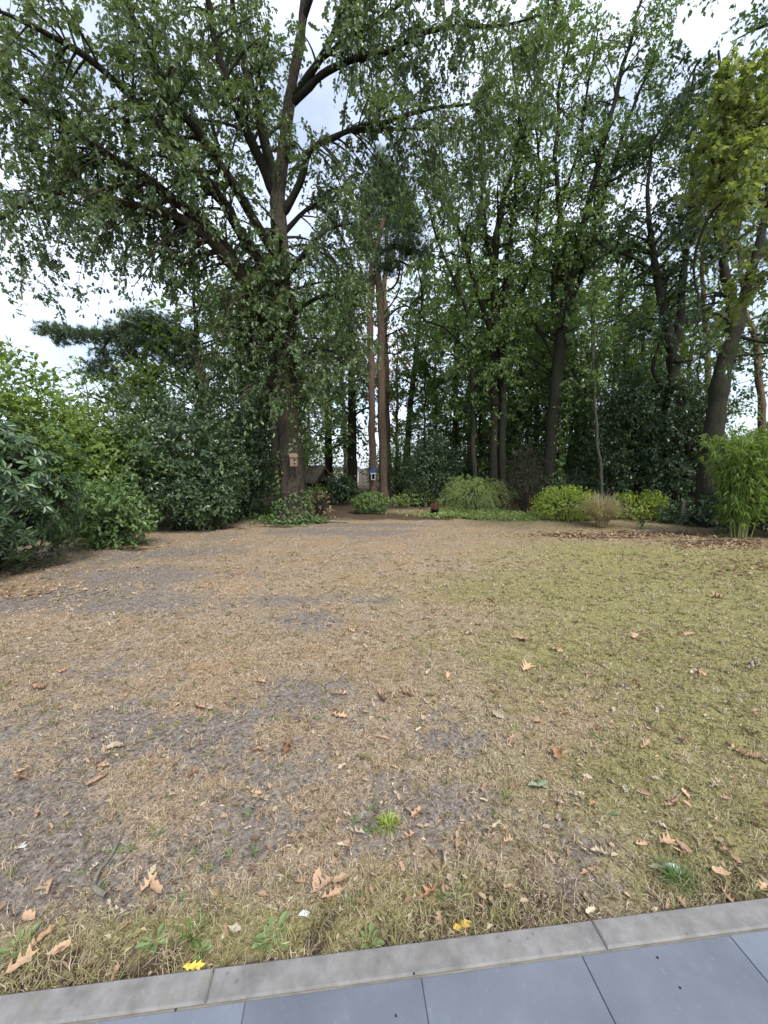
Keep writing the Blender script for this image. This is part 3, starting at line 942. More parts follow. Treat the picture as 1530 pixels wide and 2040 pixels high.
tree('leaning_tree', 'stout dark trunk leaning right and forking, behind the bamboo', 'tree', [
    P4(11.8, [(1400, 1052, .255), (1412, 920, .230), (1424, 830, .221), (1438, 750, .212), (1452, 690, .204), (1464, 640, .204), (1458, 600, .145), (1442, 540, .111), (1428, 450, .085), (1424, 340, .068), (1436, 220, .043), (1430, 100, .025)]),
    P4(11.8, [(1464, 650, .145), (1480, 600, .136), (1500, 530, .111), (1520, 430, .085), (1545, 320, .068), (1560, 190, .043), (1590, 50, .025)]),
    P4(11.8, [(1462, 668, .051), (1500, 676, .043), (1540, 680, .034), (1600, 670, .017)]),
    P4(11.8, [(1452, 712, .043), (1490, 706, .034), (1560, 700, .021)]),
    P4(11.6, [(1455, 640, .043), (1420, 620, .038), (1395, 640, .030), (1380, 660, .017)]),
    P4(11.8, [(1520, 440, .060), (1570, 380, .051), (1620, 300, .034)]),
], M['dark_bark'], M['dark_leaf'], OVAL, flare=.2,
    gen=dict(sub_per_m=4.6, sub_len=1.6, t0=.56, twigs=6, twig_len=.6, per=8, size=.16, up=.1, sag=.3))

# bright maple reaching in from the right, its stem beside the bamboo
tree('maple_tree', 'yellow green maple with large lobed leaves reaching over the bamboo', 'tree', [
    P4(8.6, [(1690, 1080, .22), (1685, 900, .20), (1680, 700, .18), (1668, 540, .15), (1650, 440, .12), (1620, 330, .10), (1590, 220, .07), (1560, 120, .04)]),
    P4(8.6, [(1668, 520, .10), (1600, 440, .08, 8.4), (1530, 410, .06, 8.2), (1480, 392, .045, 8.1), (1430, 340, .03, 8.0), (1408, 280, .02, 8.0)]),
    P4(8.6, [(1650, 430, .08), (1580, 330, .06, 8.3), (1510, 260, .045, 8.1), (1450, 215, .03, 8.0), (1410, 200, .02, 8.0)]),
    P4(8.6, [(1485, 394, .035, 8.1), (1440, 404, .03, 8.1), (1415, 432, .028, 8.1), (1394, 480, .026, 8.1), (1388, 540, .022, 8.1), (1396, 590, .018, 8.1), (1384, 640, .01, 8.1)]),
    P4(8.6, [(1620, 330, .06), (1560, 240, .05, 8.6), (1510, 190, .03, 8.6)]),
    P4(8.6, [(1675, 600, .07), (1600, 520, .05, 8.5), (1540, 480, .03, 8.4)]),
], M['dark_bark'], M['plane_leaf'], MAPLE, flare=.2,
    gen=dict(sub_per_m=9, sub_len=.95, t0=.38, twigs=8, twig_len=.48, per=10, size=.10, up=.2, sag=.25, skip=(0, 3)))

# layered beech, dark and low
tree('beech_tree', 'low spreading dark beech with layered sprays behind the green mounds', 'tree', [
    P4(15.2, [(1270, 1021, .12), (1268, 960, .11), (1262, 880, .09), (1265, 800, .06), (1270, 740, .03)]),
] + [P4(15.2, [(1268, 1010 - 22 * k, .05), (1268 + dx * .5, 985 - 24 * k, .04, 15.0), (1268 + dx, 990 - 24 * k,   .02, 14.7)]) for k, dx in enumerate([-70, 110, -60, 125, -75, 130, -60, 120, -50, 90])],
    M['dark_bark'], M['dark_leaf'], OVAL,
    gen=dict(sub_per_m=9, sub_len=1.35, t0=.1, twigs=7, twig_len=.5, per=9, size=.12, up=.05, sag=.25, zmin=.15))
tree('beech_tree', 'dark leafy beech between the crooked tree and the bamboo', 'tree', [
    P4(14.2, [(1372, 1027, .10), (1374, 950, .09), (1370, 870, .07), (1366, 800, .04), (1370, 750, .02)]),
] + [P4(14.2, [(1372, 1010 - 22 * k, .04), (1372 + dx * .5, 990 - 24 * k, .03, 14.1), (1372 + dx, 995 - 24 * k, .02, 13.9)]) for k, dx in enumerate([-60, 60, -70, 66, -60, 60, -60, 56, -40])],
    M['dark_bark'], M['dark_leaf'], OVAL,
    gen=dict(sub_per_m=9, sub_len=1.2, t0=.1, twigs=7, twig_len=.5, per=9, size=.12, up=.05, sag=.25, zmin=.15))

# ------------------------------------------------------------------ pines
def pine_tufts(C, n_each, size):
    """needle bundles around the points C"""
    m = len(C)
    ax = nrm(rdir(m) + np.array([0, 0, .7]))
    P = np.repeat(C, n_each, 0)
    D = nrm(np.repeat(ax, n_each, 0) * .55 + rdir(m * n_each))
    t = np.clip(np.repeat(rng.random(m), n_each) * .7 + .3 * rng.random(m * n_each), 0, 1)
    return P + D * .01, D, rdir(m * n_each), size * (.7 + .5 * rng.random(m * n_each)), t


def pine(name, label, limbs, pads, bark, trunk_n=1, dead=(), tufts=190, needle=.17, n_each=20, group=None):
    """pads: foliage pads (x,y,z,rx,ry,rz) that carry the needle tufts"""
    Q = [limb_pts(l, .05) for l in limbs]
    o3 = np.array(Q[0][0, :3])
    o3[2] = 0
    root = thing(name, label, 'tree', tuple(o3), 0, group)
    for i, q in enumerate(Q):
        r = q[:, 3].copy()
        p = q[:, :3] - o3
        if i < trunk_n:
            r *= 1 + .25 * np.exp(-np.clip(p[:, 2], 0, 99) / .3)
            p[0, 2] = -.1
        V, F = tubes(p, r, 12 if i < trunk_n else 7)
        obj('trunk' if i < trunk_n else 'limb', mesh(V, F, True), bark if i < trunk_n else M['twig'], root)
    C, TP = [], []
    allp = np.concatenate([q[:, :3] for q in Q[:]])
    for (x, y, z, rx, ry, rz) in pads:
        n = int(tufts * (rx * ry + rx * rz))
        d = rdir(n) * (rng.random((n, 1)) ** .45)
        c = np.array([x, y, z]) + d * np.array([rx, ry, rz])
        C.append(c)
        near = allp[np.argmin(((allp - np.array([x, y, z])) ** 2).sum(1))]
        k = max(4, n // 7)
        e = c[:k]
        s = np.linspace(0, 1, 5)[None, :, None]
        a = near + (np.array([x, y, z]) - near) * .5
        TP.append(near * (1 - s) ** 2 + 2 * s * (1 - s) * a + s ** 2 * e[:, None, :])
    C = np.concatenate(C)
    TP = np.concatenate(TP)
    V, F = tubes(TP - o3, np.broadcast_to(np.linspace(.025, .006, 5), TP.shape[:2]), 4)
    obj('branches', mesh(V, F, True), M['twig'], root)
    P, D, N, s, t = pine_tufts(C, n_each, needle)
    V0 = (NEEDLE[0] * np.array([1, 5.0, 1]), NEEDLE[1])
    obj('crown', leaves(P - o3, D, N, s, V0, t), M['needle'], root)
    return root


def pads_from(rows, depth):
    """rows (px,py,rpx,rpy[,depth])"""
    o_ = []
    for r in rows:
        d = r[4] if len(r) > 4 else depth
        c = at(r[0], r[1], d)
        o_.append((*c, r[2] * d / 800, r[2] * d / 800, r[3] * d / 800))
    return o_


PD = 18.0
dead = [P4(PD, [(765, 640, .05), (790, 615, .04), (815, 612, .035), (835, 640, .03), (850, 690, .02)]),
        P4(PD, [(764, 700, .045), (790, 706, .04), (808, 690, .03), (800, 665, .02), (782, 640, .012)]),
        P4(PD, [(815, 612, .03), (835, 590, .025), (850, 600, .015)]),
        P4(PD, [(765, 625, .04), (790, 590, .03), (800, 560, .025), (805, 520, .015)]),
        P4(PD, [(790, 590, .025), (815, 600, .02), (840, 570, .01)]),
        P4(PD, [(762, 585, .05), (785, 570, .045), (797, 540, .035), (800, 500, .02)])]
feeder_tree = pine('pine_tree', 'twin trunked pine with reddish bark carrying the blue bird feeder', [
    P4(PD, [(766, 1006, .20), (762, 900, .18), (760, 800, .175), (759, 700, .17), (758, 620, .16), (754, 540, .14), (750, 490, .12), (760, 460, .10), (768, 430, .08), (758, 400, .06), (745, 370, .03)]),
    P4(PD, [(744, 1006, .19), (742, 900, .165), (741, 800, .15), (739, 700, .14), (739, 600, .12), (741, 540, .11), (738, 480, .08), (730, 430, .05)]),
    P4(PD, [(750, 500, .08), (735, 470, .06), (715, 465, .03)]), P4(PD, [(752, 470, .08), (790, 450, .06), (825, 455, .03)]),
    P4(PD, [(768, 430, .06), (780, 400, .05), (800, 385, .03)]), P4(PD, [(748, 520, .08), (770, 495, .06), (800, 490, .04), (815, 505, .02)]),
    P4(PD, [(752, 540, .07), (790, 520, .05), (820, 530, .03)])] + dead,
    pads_from([(745, 375, 30, 26), (790, 380, 42, 22), (770, 345, 30, 22), (720, 460, 26, 18), (815, 455, 40, 24), (790, 490, 44, 22), (735, 420, 30, 24), (800, 425, 34, 20),
               (770, 530, 40, 16), (730, 500, 30, 18), (830, 500, 30, 20), (755, 320, 24, 20), (725, 560, 24, 14)], PD), M['pine_bark'], trunk_n=2)
pine('pine_tree', 'single slim pine trunk just behind the twin trunked pine', [
    P4(22, [(771, 992, .19), (771, 850, .18), (768, 700, .16), (766, 600, .13), (770, 480, .09), (775, 380, .05)])],
    pads_from([(775, 400, 40, 26), (800, 440, 36, 20), (740, 450, 36, 20), (770, 350, 30, 24)], 22), M['pine_bark'])
pine('pine_tree', 'leaning pine whose long bough sweeps out over the tall left shrubs', [
    P4(15.5, [(430, 1018, .22), (425, 900, .21), (415, 800, .18), (400, 740, .16), (380, 700, .13), (350, 668, .10), (310, 650, .08), (260, 655, .06), (200, 662, .045), (140, 660, .03), (85, 655, .015)]),
    P4(15.5, [(350, 670, .05), (300, 690, .04), (280, 740, .025), (270, 790, .015)]), P4(15.5, [(230, 660, .04), (205, 690, .03), (190, 740, .015)]),
    P4(15.5, [(300, 652, .05), (290, 640, .04), (280, 625, .02)])],
    pads_from([(90, 657, 24, 14), (125, 662, 26, 16), (165, 668, 30, 16), (205, 672, 30, 16), (245, 660, 34, 18), (285, 642, 42, 22), (320, 648, 34, 22), (350, 672, 34, 20), (375, 690, 30, 22), (290, 680, 40, 20),
               (205, 705, 24, 26), (180, 735, 22, 18), (250, 700, 26, 20), (320, 700, 36, 22), (215, 745, 20, 18), (120, 680, 16, 10), (365, 720, 30, 20)], 15.5), M['pine_bark'], tufts=210, n_each=20)
for px, d, lab, lean in ((1412, 21, 'slim pink barked pine seen past the crooked tree', -14), (1512, 19, 'slim leaning pine beyond the stout leaning trunk', -40)):
    pine('pine_tree', lab, [
        P4(d, [(px + 6, 930 + 1376 / d, .17), (px + 6, 860, .16), (px, 760, .14), (px - 4, 690, .13), (px + lean * .6, 620, .11), (px + lean, 540, .09), (px + lean, 450, .06), (px + lean, 380, .03)]),
        P4(d, [(px, 720, .05), (px - 30, 700, .04), (px - 70, 712, .02)]), P4(d, [(px + lean * .6, 640, .05), (px + 30, 620, .04), (px + 50, 640, .02)])],
        pads_from([(px + lean, 400, 50, 30), (px + lean - 40, 470, 40, 24), (px + lean + 40, 500, 40, 24), (px - 60, 640, 30, 18), (px + 36, 640, 26, 14), (px + lean, 340, 40, 30)], d), M['pine_bark'])

# ------------------------------------------------------------------ trees further back
def simple_tree(name, label, base, h, crown_r, crown_z0, r, bark, leafm, n_limb=11, lean=(0, 0), group=None, tpl=QUAD, gen=None, seed_up=.5):
    x, y = base
    rows = [[x, y, -.1, r], [x + lean[0] * .2, y + lean[1] * .2, h * .3, r * .85], [x + lean[0] * .6, y + lean[1] * .6, h * .65, r * .6], [x + lean[0], y + lean[1], h, r * .12]]
    ls = [rows]
    for k in range(n_limb):
        z = crown_z0 + (h - crown_z0) * (k + rng.random() * .7) / (n_limb + .5)
        f = z / h
        bx, by = x + lean[0] * f, y + lean[1] * f
        a = k * 2.4 + rng.random() * .8
        prof = math.sin(math.pi * min(1, max(.12, (z - crown_z0) / (h - crown_z0) * .85 + .15))) ** .7
        Lr = crown_r * (.55 + .6 * rng.random()) * prof
        ls.append([[bx, by, z, r * .35 * (1.1 - f)], [bx + math.cos(a) * Lr * .5, by + math.sin(a) * Lr * .5, z + Lr * seed_up * .6, r * .2], [bx + math.cos(a) * Lr, by + math.sin(a) * Lr, z + Lr * seed_up, .012]])
    g = dict(sub_per_m=2.6, sub_len=1.5, t0=.25, twigs=6, twig_len=.7, per=8, size=.22, up=.1, sag=.25)
    g.update(gen or {})
    return tree(name, label, 'tree', ls, bark, leafm, tpl, gen=g, group=group, sides=9)


def gp(px, d):
    p = at(px, 930, d)
    return p[0], p[1]


simple_tree('lime_tree', 'bright green leafy tree filling the gap left of the oak trunk', gp(405, 16.3), 9.2, 2.9, 2.3, .2, M['dark_bark'], M['bright_leaf'], 14)
simple_tree('maple_tree', 'mid green tree behind the playhouse, right of the oak trunk', gp(655, 24), 12.5, 4.2, 2.2, .24, M['dark_bark'], M['mid_leaf'], 16)
simple_tree('hornbeam_tree', 'dark trunked tree between the playhouse and the pines', gp(702, 22), 11, 2.8, 4.0, .28, M['dark_bark'], M['mid_leaf'], 11)
simple_tree('autumn_tree', 'small tree with yellowing leaves seen past the pines', gp(790, 27), 10.5, 1.9, 3.5, .14, M['grey_bark'], M['yellow_leaf'], 9)
simple_tree('birch_tree', 'thin leaning tree behind the holly', gp(806, 23), 14, 3.0, 5, .2, M['grey_bark'], M['mid_leaf'], 11, lean=(1.2, 0))
simple_tree('dogwood_tree', 'light green bushy tree topping the tall dark shrubs', gp(250, 13.0), 4.4, 1.6, 1.6, .09, M['grey_bark'], M['bright_leaf'], 9, gen=dict(size=.14))
simple_tree('hazel_tree', 'pale green tree above the tall left shrubs', gp(290, 17), 6.3, 2.2, 1.8, .12, M['grey_bark'], M['pale_leaf'], 10)
simple_tree('dogwood_tree', 'bright yellow green tree rising behind the tall left shrubs', gp(318, 13.6), 4.7, 1.7, 1.6, .1, M['grey_bark'], M['bright_leaf'], 9, gen=dict(size=.16))
simple_tree('birch_tree', 'slender wispy tree under the long pine bough', gp(185, 20), 6.0, 1.6, 2, .09, M['grey_bark'], M['pale_leaf'], 8, gen=dict(per=5))

simple_tree('tall_tree', 'very tall tree rising behind the leaning trunk and the maple', gp(1585, 13.5), 21, 4.6, 9, .3, M['dark_bark'], M['mid_leaf'], 20, gen=dict(size=.17, sub_per_m=3.6, per=10))
fa = simple_tree('woodland_tree', 'slender tree standing far back in the wood', (0, 0), 15, 3.4, 4.5, .19, M['dark_bark'], M['far_leaf'], 13, group='trees far back in the wood', gen=dict(size=.26, per=6))
fb = simple_tree('woodland_tree', 'slender tree standing far back in the wood', (0, 0), 12, 3.2, 3.0, .16, M['dark_bark'], M['mid_leaf'], 12, lean=(.8, .3), group='trees far back in the wood', gen=dict(size=.26, per=6))
fc = simple_tree('woodland_tree', 'slender tree standing far back in the wood', (0, 0), 16.5, 2.6, 7.5, .17, M['grey_bark'], M['far_leaf'], 10, lean=(-.6, 0), group='trees far back in the wood', gen=dict(size=.26, per=6))
ua = simple_tree('young_tree', 'leafy young tree growing in the understorey of the wood', (0, 0), 6.5, 2.6, .7, .07, M['dark_bark'], M['mid_leaf'], 16, group='young trees in the understorey', gen=dict(size=.15, per=9, sub_per_m=3.2), seed_up=.3)
ub = simple_tree('young_tree', 'leafy young tree growing in the understorey of the wood', (0, 0), 8.5, 2.4, 1.6, .08, M['dark_bark'], M['far_leaf'], 16, group='young trees in the understorey', gen=dict(size=.15, per=9, sub_per_m=3.2), seed_up=.35)
for i, (px, d) in enumerate([(1030, 19), (905, 20), (1160, 18.8), (1230, 18), (1068, 21), (845, 21.5), (1300, 19), (955, 19.5), (1110, 19.5), (600, 20), (520, 17.5), (1375, 18)]):
    t_ = (ua, ub)[i] if i < 2 else copy_tree((ua, ub)[i % 2])
    x, y = gp(px, d)
    t_.location = (x, y, 0)
    t_.rotation_euler = (0, 0, random.random() * 6.28)
    s_ = .85 + .35 * random.random()
    t_.scale = (s_, s_, s_)
protos = [fa, fb, fc]
spots = [(560, 30), (610, 34), (690, 33), (905, 24), (935, 29), (965, 33), (1030, 22), (1045, 30), (1068, 25), (1120, 31), (1150, 23), (1175, 28), (1215, 25), (1240, 33), (1275, 21), (1300, 29), (1340, 27), (1590, 31),
         (1620, 24), (1560, 22), (870, 36), (500, 27), (520, 22), (1095, 20.5), (1010, 38)]
for i, (px, d) in enumerate(spots):
    t_ = protos[i] if i < 3 else copy_tree(protos[i % 3])
    x, y = gp(px, d)
    t_.location = (x, y, 0)
    t_.rotation_euler = (0, 0, random.random() * 6.28)
    s_ = .8 + .4 * random.random()
    t_.scale = (s_, s_, s_ * (.9 + .2 * random.random()))

# ------------------------------------------------------------------ shrubs
def shell_points(n, rx, ry, h, z0, shell=.4, lump=.22, power=1.0, seed=None):
    """points in the outer part of an uneven mound; returns points and outward normals"""
    r2 = np.random.default_rng(seed if seed is not None else rng.integers(1e9))
    d = nrm(r2.normal(size=(n, 3)))
    ks = r2.normal(size=(9, 3)) * 3.2
    ph = r2.random(9) * 6.28
    R = 1 + lump * (np.sin(d @ ks.T + ph)).mean(1) * 2.0
    rad = R * (1 - shell * r2.random(n) ** 1.6)
    e = np.array([rx, ry, h / 2])
    p = d * rad[:, None] * e
    p[:, 2] += h / 2 + z0
    nn = nrm(d / e)
    return p, nn


def shrub(name, label, cat, x, y, rx, ry, h, leafm, n, size, tpl=OVAL, z0=.05, shell=.55, lump=.22, rosette=0, up=.5, stems=9, bark=None, group=None, droop=.1, sprig=1.0, tintlo=.0, stem_h=.75):
    root = thing(name, label, cat, (x, y, 0), 0, group)
    if rosette:
        C, NN = shell_points(n // rosette, rx, ry, h, z0, shell, lump)
        ok = C[:, 2] > .06
        C, NN = C[ok], NN[ok]
        A = nrm(NN + np.array([0, 0, up]) + rdir(len(C)) * .35)
        ref = np.where(np.abs(A[:, 2:3]) > .9, np.array([[1., 0, 0]]), np.array([[0, 0, 1.]]))
        e1 = nrm(np.cross(A, ref))
        e2 = np.cross(A, e1)
        m = len(C)
        a = (np.arange(rosette) / rosette * 2 * math.pi)[None, :] + rng.random((m, 1)) * 6.28 + rng.normal(size=(m, rosette)) * .2
        el = rng.random((m, rosette, 1)) * .7 - .15
        D = nrm(e1[:, None] * np.cos(a)[..., None] + e2[:, None] * np.sin(a)[..., None] + A[:, None] * el).reshape(-1, 3)
        N = nrm(np.repeat(A, rosette, 0) - D * el.reshape(-1, 1) * .8)
        P = np.repeat(C, rosette, 0) + D * size * .08
        tint = np.clip(np.repeat(rng.random(m), rosette) * .75 + rng.random(m * rosette) * .25, 0, 1)
    else:
        # leafy sprigs: short shoots that point outwards, leaves on both sides
        K = 9
        C, NN = shell_points(n // K, rx, ry, h, z0, shell, lump)
        m = len(C)
        A = nrm(NN * .8 + rdir(m) * .55 + np.array([0, 0, .25 - droop]))
        sl_ = sprig * size * (2.2 + 2.4 * rng.random(m))
        u = np.tile(np.linspace(-.25, .85, K), m)
        Ar = np.repeat(A, K, 0)
        P = np.repeat(C, K, 0) + Ar * (u * np.repeat(sl_, K))[:, None] - np.array([0, 0, droop]) * ((u + .25) ** 2 * np.repeat(sl_, K))[:, None]
        D = nrm(Ar * .55 + rdir(m * K) * .75 + np.array([0, 0, -droop * .6]))
        N = nrm(np.repeat(NN, K, 0) * .5 + np.array([0, 0, up]) + rdir(m * K) * .5)
        tint = np.clip(np.repeat(rng.random(m), K) * .55 + .3 * (u + .25) + .3 * (rng.random(m * K) - .3), 0, 1)
        ok = P[:, 2] > .03
        P, D, N, tint = P[ok], D[ok], N[ok], tint[ok]
    sz = size * (.65 + .6 * rng.random(len(P)))
    obj('foliage', leaves(P, D, N, sz, tpl, np.clip(tint + tintlo, 0, 1)), leafm, root)
    if stems:
        e, _ = shell_points(stems * 3, rx * .8, ry * .8, h * stem_h, z0 + .1, .4)
        e = e[e[:, 2] > h * .2]
        b = rdir(len(e)) * np.array([.12 * rx, .12 * ry, 0])
        b[:, 2] = -.03
        s = np.linspace(0, 1, 5)[None, :, None]
        mid = (b + e) / 2 * np.array([.7, .7, 1.25])
        TP = b[:, None] * (1 - s) ** 2 + 2 * s * (1 - s) * mid[:, None] + s ** 2 * e[:, None]
        V, F = tubes(TP, np.broadcast_to(np.linspace(.022, .006, 5) * max(.5, min(1.4, h)), TP.shape[:2]), 5)
        obj('stems', mesh(V, F, True), bark or M['twig'], root)
    return root


def sh(name, label, cat, px, py, wpx, top, leafm, n, size, tpl=OVAL, **kw):
    """shrub standing at ground point (px,py), wpx wide, its top at picture row top"""
    g = G(px, py)
    ry = kw.pop('ry', None)
    rx = wpx / 2 * g[1] / 800
    h = at(px, top, g[1])[2]
    ry = ry or rx * .8
    return shrub(name, label, cat, g[0], g[1] + ry * .7, rx, ry, h, leafm, n, size, tpl, **kw)


# left border
for lab, x, y, rx, ry, h, n in (
        ('large rhododendron with long dark leathery leaves beside the lawn corner', -6.45, 6.35, 1.4, 1.3, 2.5, 7000),
        ('rounded rhododendron joining the large one towards the patio', -6.9, 5.3, 1.25, 1.1, 1.85, 5200)):
    shrub('rhododendron', lab, 'shrub', x, y, rx, ry, h, M['rhodo_leaf'], int(n * 1.7), .12, RHODO, rosette=8, shell=.5, lump=.2, up=.35, stems=14)
sh('laurel', 'mid green laurel with bright top shoots between rhododendron and tall shrubs', 'shrub', 185, 1098, 150, 972, M['mid_leaf'], 4600, .10, OVAL, shell=.6, lump=.28, tintlo=-.12)
shrub('laurel', 'bright green tall laurel rising above the rhododendron', 'shrub', -9.6, 10.2, 1.9, 1.4, 4.1, M['bright_leaf'], 13000, .135, OVAL, lump=.2, z0=.4, droop=.2, shell=.7, up=.6)
shrub('laurel', 'yellow green laurel behind the large rhododendron', 'shrub', -7.7, 10.0, 1.0, 1.0, 3.1, M['bright_leaf'], 9000, .12, OVAL, lump=.25, shell=.7)
shrub('viburnum', 'tall dark evergreen shrub with small glossy leaves', 'shrub', -5.7, 11.2, 1.5, 1.2, 3.7, M['dark_leaf'], 12000, .10, OVAL, lump=.25, shell=.6)
shrub('viburnum', 'dark evergreen shrub with light green shoots on top', 'shrub', -7.0, 11.0, 1.2, 1.2, 3.0, M['mid_leaf'], 9000, .10, OVAL, lump=.28, shell=.6)
shrub('viburnum', 'dark bushy evergreen standing close to the oak', 'shrub', -4.75, 13.4, 1.3, 1.1, 4.2, M['dark_leaf'], 12000, .10, OVAL, lump=.25, shell=.6)
shrub('viburnum', 'low black green evergreen at the shady lawn edge', 'shrub', -5.1, 11.1, .95, .8, 1.7, M['dark_leaf'], 6000, .09, OVAL, lump=.25, shell=.6)


def bamboo(name, label, x, y, rx, ry, h, n, culms, leafm, size=.13, arch=.3, bundle=4, bare=.12):
    root = thing(name, label, 'bamboo', (x, y, 0))
    a, r = rng.random(culms) * 6.28, np.sqrt(rng.random(culms))
    b = np.stack([np.cos(a) * r * rx * .25, np.sin(a) * r * ry * .25, np.full(culms, -.03)], 1)
    hh = h * (.7 + .35 * rng.random(culms))
    o_ = np.stack([np.cos(a) * r * rx, np.sin(a) * r * ry, np.zeros(culms)], 1)
    s = np.linspace(0, 1, 9)[None, :, None]
    TP = b[:, None] + o_[:, None] * (s * .55 + s ** 2.2 * .45) + np.array([0, 0, 1.]) * (hh[:, None, None] * (s - arch * .5 * s ** 4))
    V, F = tubes(TP, np.broadcast_to(np.linspace(.013, .003, 9), TP.shape[:2]), 6)
    obj('culms', mesh(V, F, True), M['straw_culm'], root)
    m = n // bundle
    ci = rng.integers(0, culms, m)
    f = (bare + (1 - bare) * rng.random(m)) * 7.999
    k = f.astype(int)
    fr = (f - k)[:, None]
    c = TP[ci, k] * (1 - fr) + TP[ci, k + 1] * fr
    od = nrm(rdir(m) * np.array([1, 1, .4]))
    c = c + od * (.05 + .30 * rng.random((m, 1))) * min(1, rx)
    P = np.repeat(c, bundle, 0)
    D = nrm(np.repeat(od, bundle, 0) * .7 + rdir(m * bundle) * .6 + np.array([0, 0, -.35]))
    N = nrm(np.array([0, 0, 1.]) + rdir(m * bundle) * .5)
    t = np.clip(np.repeat(rng.random(m), bundle) * .8 + .2 * rng.random(m * bundle), 0, 1)
    ok = P[:, 2] > .08
    obj('foliage', leaves(P[ok], D[ok], N[ok], size * (.7 + .6 * rng.random(ok.sum())), LANCE, t[ok]), leafm, root)
    return root


M['straw_culm'] = plain_mat('bamboo_culm', (0.22, 0.24, 0.09), .5)
g = G(1475, 1076)
bamboo('bamboo', 'tall bright green bamboo clump at the end of the right border', g[0] + .25, g[1] + .3, .8, .7, 3.0, 8000, 30, M['bamboo_leaf'], .15, bare=.17)
bamboo('bamboo', 'second bright bamboo clump reaching the picture border beside the first', g[0] + 1.5, g[1] + .1, .9, .8, 3.1, 7000, 28, M['bamboo_leaf'], .15, bare=.2)
bamboo('bamboo', 'drooping dark bamboo under the oak branches', -5.0, 12.0, .8, .5, 2.5, 3600, 26, M['mid_leaf'], .15, 1.0)

# centre and right border
sh('azalea', 'small yellow green layered shrub left of the oak', 'shrub', 478, 1018, 66, 965, M['pale_leaf'], 2600, .07, OVAL, up=.9, lump=.3)
sh('azalea', 'low bright shrub right of the oak, in front of the playhouse', 'shrub', 636, 1004, 56, 974, M['pale_leaf'], 1800, .08, OVAL, up=.8)
sh('hydrangea', 'straggly half bare twiggy shrub at the foot of the oak', 'shrub', 633, 1036, 58, 985, M['straw'], 420, .07, OVAL, stems=26, shell=.7, stem_h=1.0)
sh('holly', 'round dark shrub on a short stem beside the playhouse door', 'shrub', 678, 1007, 56, 958, M['dark_leaf'], 3200, .10, OVAL, z0=.22)
sh('box_bush', 'neatly clipped rounded box bush at the foot of the pines', 'shrub', 738, 1024, 76, 978, M['mid_leaf'], 6500, .06, OVAL, lump=.04, shell=.3, sprig=.35, tintlo=.12, z0=-.08)
sh('heather', 'small leafy plant between the box bush and the pot', 'shrub', 799, 1012, 34, 990, M['pale_leaf'], 900, .06, OVAL)
sh('azalea', 'rounded green shrub behind the black pot', 'shrub', 838, 1010, 56, 976, M['pale_leaf'], 2200, .08, OVAL, up=.8)
shrub('holly', 'tall dark blue green holly behind the azaleas', 'shrub', *gp(862, 17.6), 1.15, 1.0, 3.1, M['dark_leaf'], 12000, .085, OVAL, lump=.25)
shrub('yew', 'dull green upright shrub right of the pines', 'shrub', *gp(796, 20), 1.0, 1.0, 3.3, M['mid_leaf'], 7000, .09, LANCE, lump=.3)
sh('spirea', 'wide pale green weeping shrub with arching sprays', 'shrub', 950, 1027, 150, 950, M['pale_leaf'], 9000, .07, LANCE, lump=.34, droop=.5, shell=.5, tintlo=.08, z0=.1)
shrub('juniper', 'dead brown conifer shrub between two green ones', 'shrub', *gp(1048, 14.6), .62, .6, 2.5, M['brown_leaf'], 5200, .075, LANCE, lump=.3)
sh('elder', 'grey green leafy shrub with loose branch tips', 'shrub', 1128, 1020, 100, 940, M['grey_leaf'], 3600, .095, LANCE, lump=.36, droop=.3)
sh('euonymus', 'low lime green evergreen mound beside the dry grass', 'shrub', 1137, 1039, 124, 980, M['lime_leaf'], 6200, .062, OVAL, lump=.16, up=.8, shell=.4)
sh('euonymus', 'flat topped green mound right of the dry grass', 'shrub', 1290, 1036, 126, 984, M['lime_leaf'], 5600, .068, OVAL, lump=.16, up=1.0, z0=-.06, tintlo=-.1, shell=.4)
shrub('spruce', 'blackish low conifer behind the thin grey stem', 'shrub', *gp(1172, 17.4), 1.1, .9, 2.9, M['dark_leaf'], 9000, .06, LANCE, lump=.3)
sh('seedling', 'tiny pale seedling on the litter in front of the green mound', 'plant', 1283, 1052, 26, 1034, M['pale_leaf'], 120, .05, OVAL, stems=3)
sh('fern', 'low dark leafy undergrowth beside the bamboo foot', 'shrub', 1395, 1047, 110, 1010, M['dark_leaf'], 2600, .09, OVAL)
shrub('holly', 'black green undergrowth bush behind the bamboo', 'shrub', *gp(1500, 10.6), 1.2, .7, 1.6, M['dark_leaf'], 5000, .1, OVAL)


def grass_clump(name, label, cat, x, y, n, length, leafm, spread=.7, width=1.0, base_r=.12):
    root = thing(name, label, cat, (x, y, 0))
    a = rng.random(n) * 6.28
    r = np.sqrt(rng.random(n))
    b = np.stack([np.cos(a) * r * base_r, np.sin(a) * r * base_r, np.full(n, -.02)], 1)
    ln = length * (.55 + .55 * rng.random(n))
    a2 = a + rng.normal(size=n) * .6
    o_ = np.stack([np.cos(a2), np.sin(a2), np.zeros(n)], 1)
    sp = spread * (.25 + rng.random(n))[:, None, None]
    s = np.linspace(0, 1, 6)[None, :, None]
    C = b[:, None] + ln[:, None, None] * (o_[:, None] * sp * s ** 1.6 + np.array([0, 0, 1.]) * (s - .62 * sp * s ** 2.6))
    side = np.cross(o_, np.array([0, 0, 1.]))[:, None]
    wd = .0075 * width * (1 - s ** 1.5 * .9)
    V = np.stack([C - side * wd, C + side * wd], 2).reshape(-1, 3)
    nn, kk = np.meshgrid(np.arange(n), np.arange(5), indexing='ij')
    q = nn * 12 + kk * 2
    F = np.stack([q, q + 1, q + 3, q + 2], -1).reshape(-1, 4)
    obj('blades', mesh(V, F, False, {'tint': np.repeat(rng.random(n), 5)}), leafm, root)
    return root


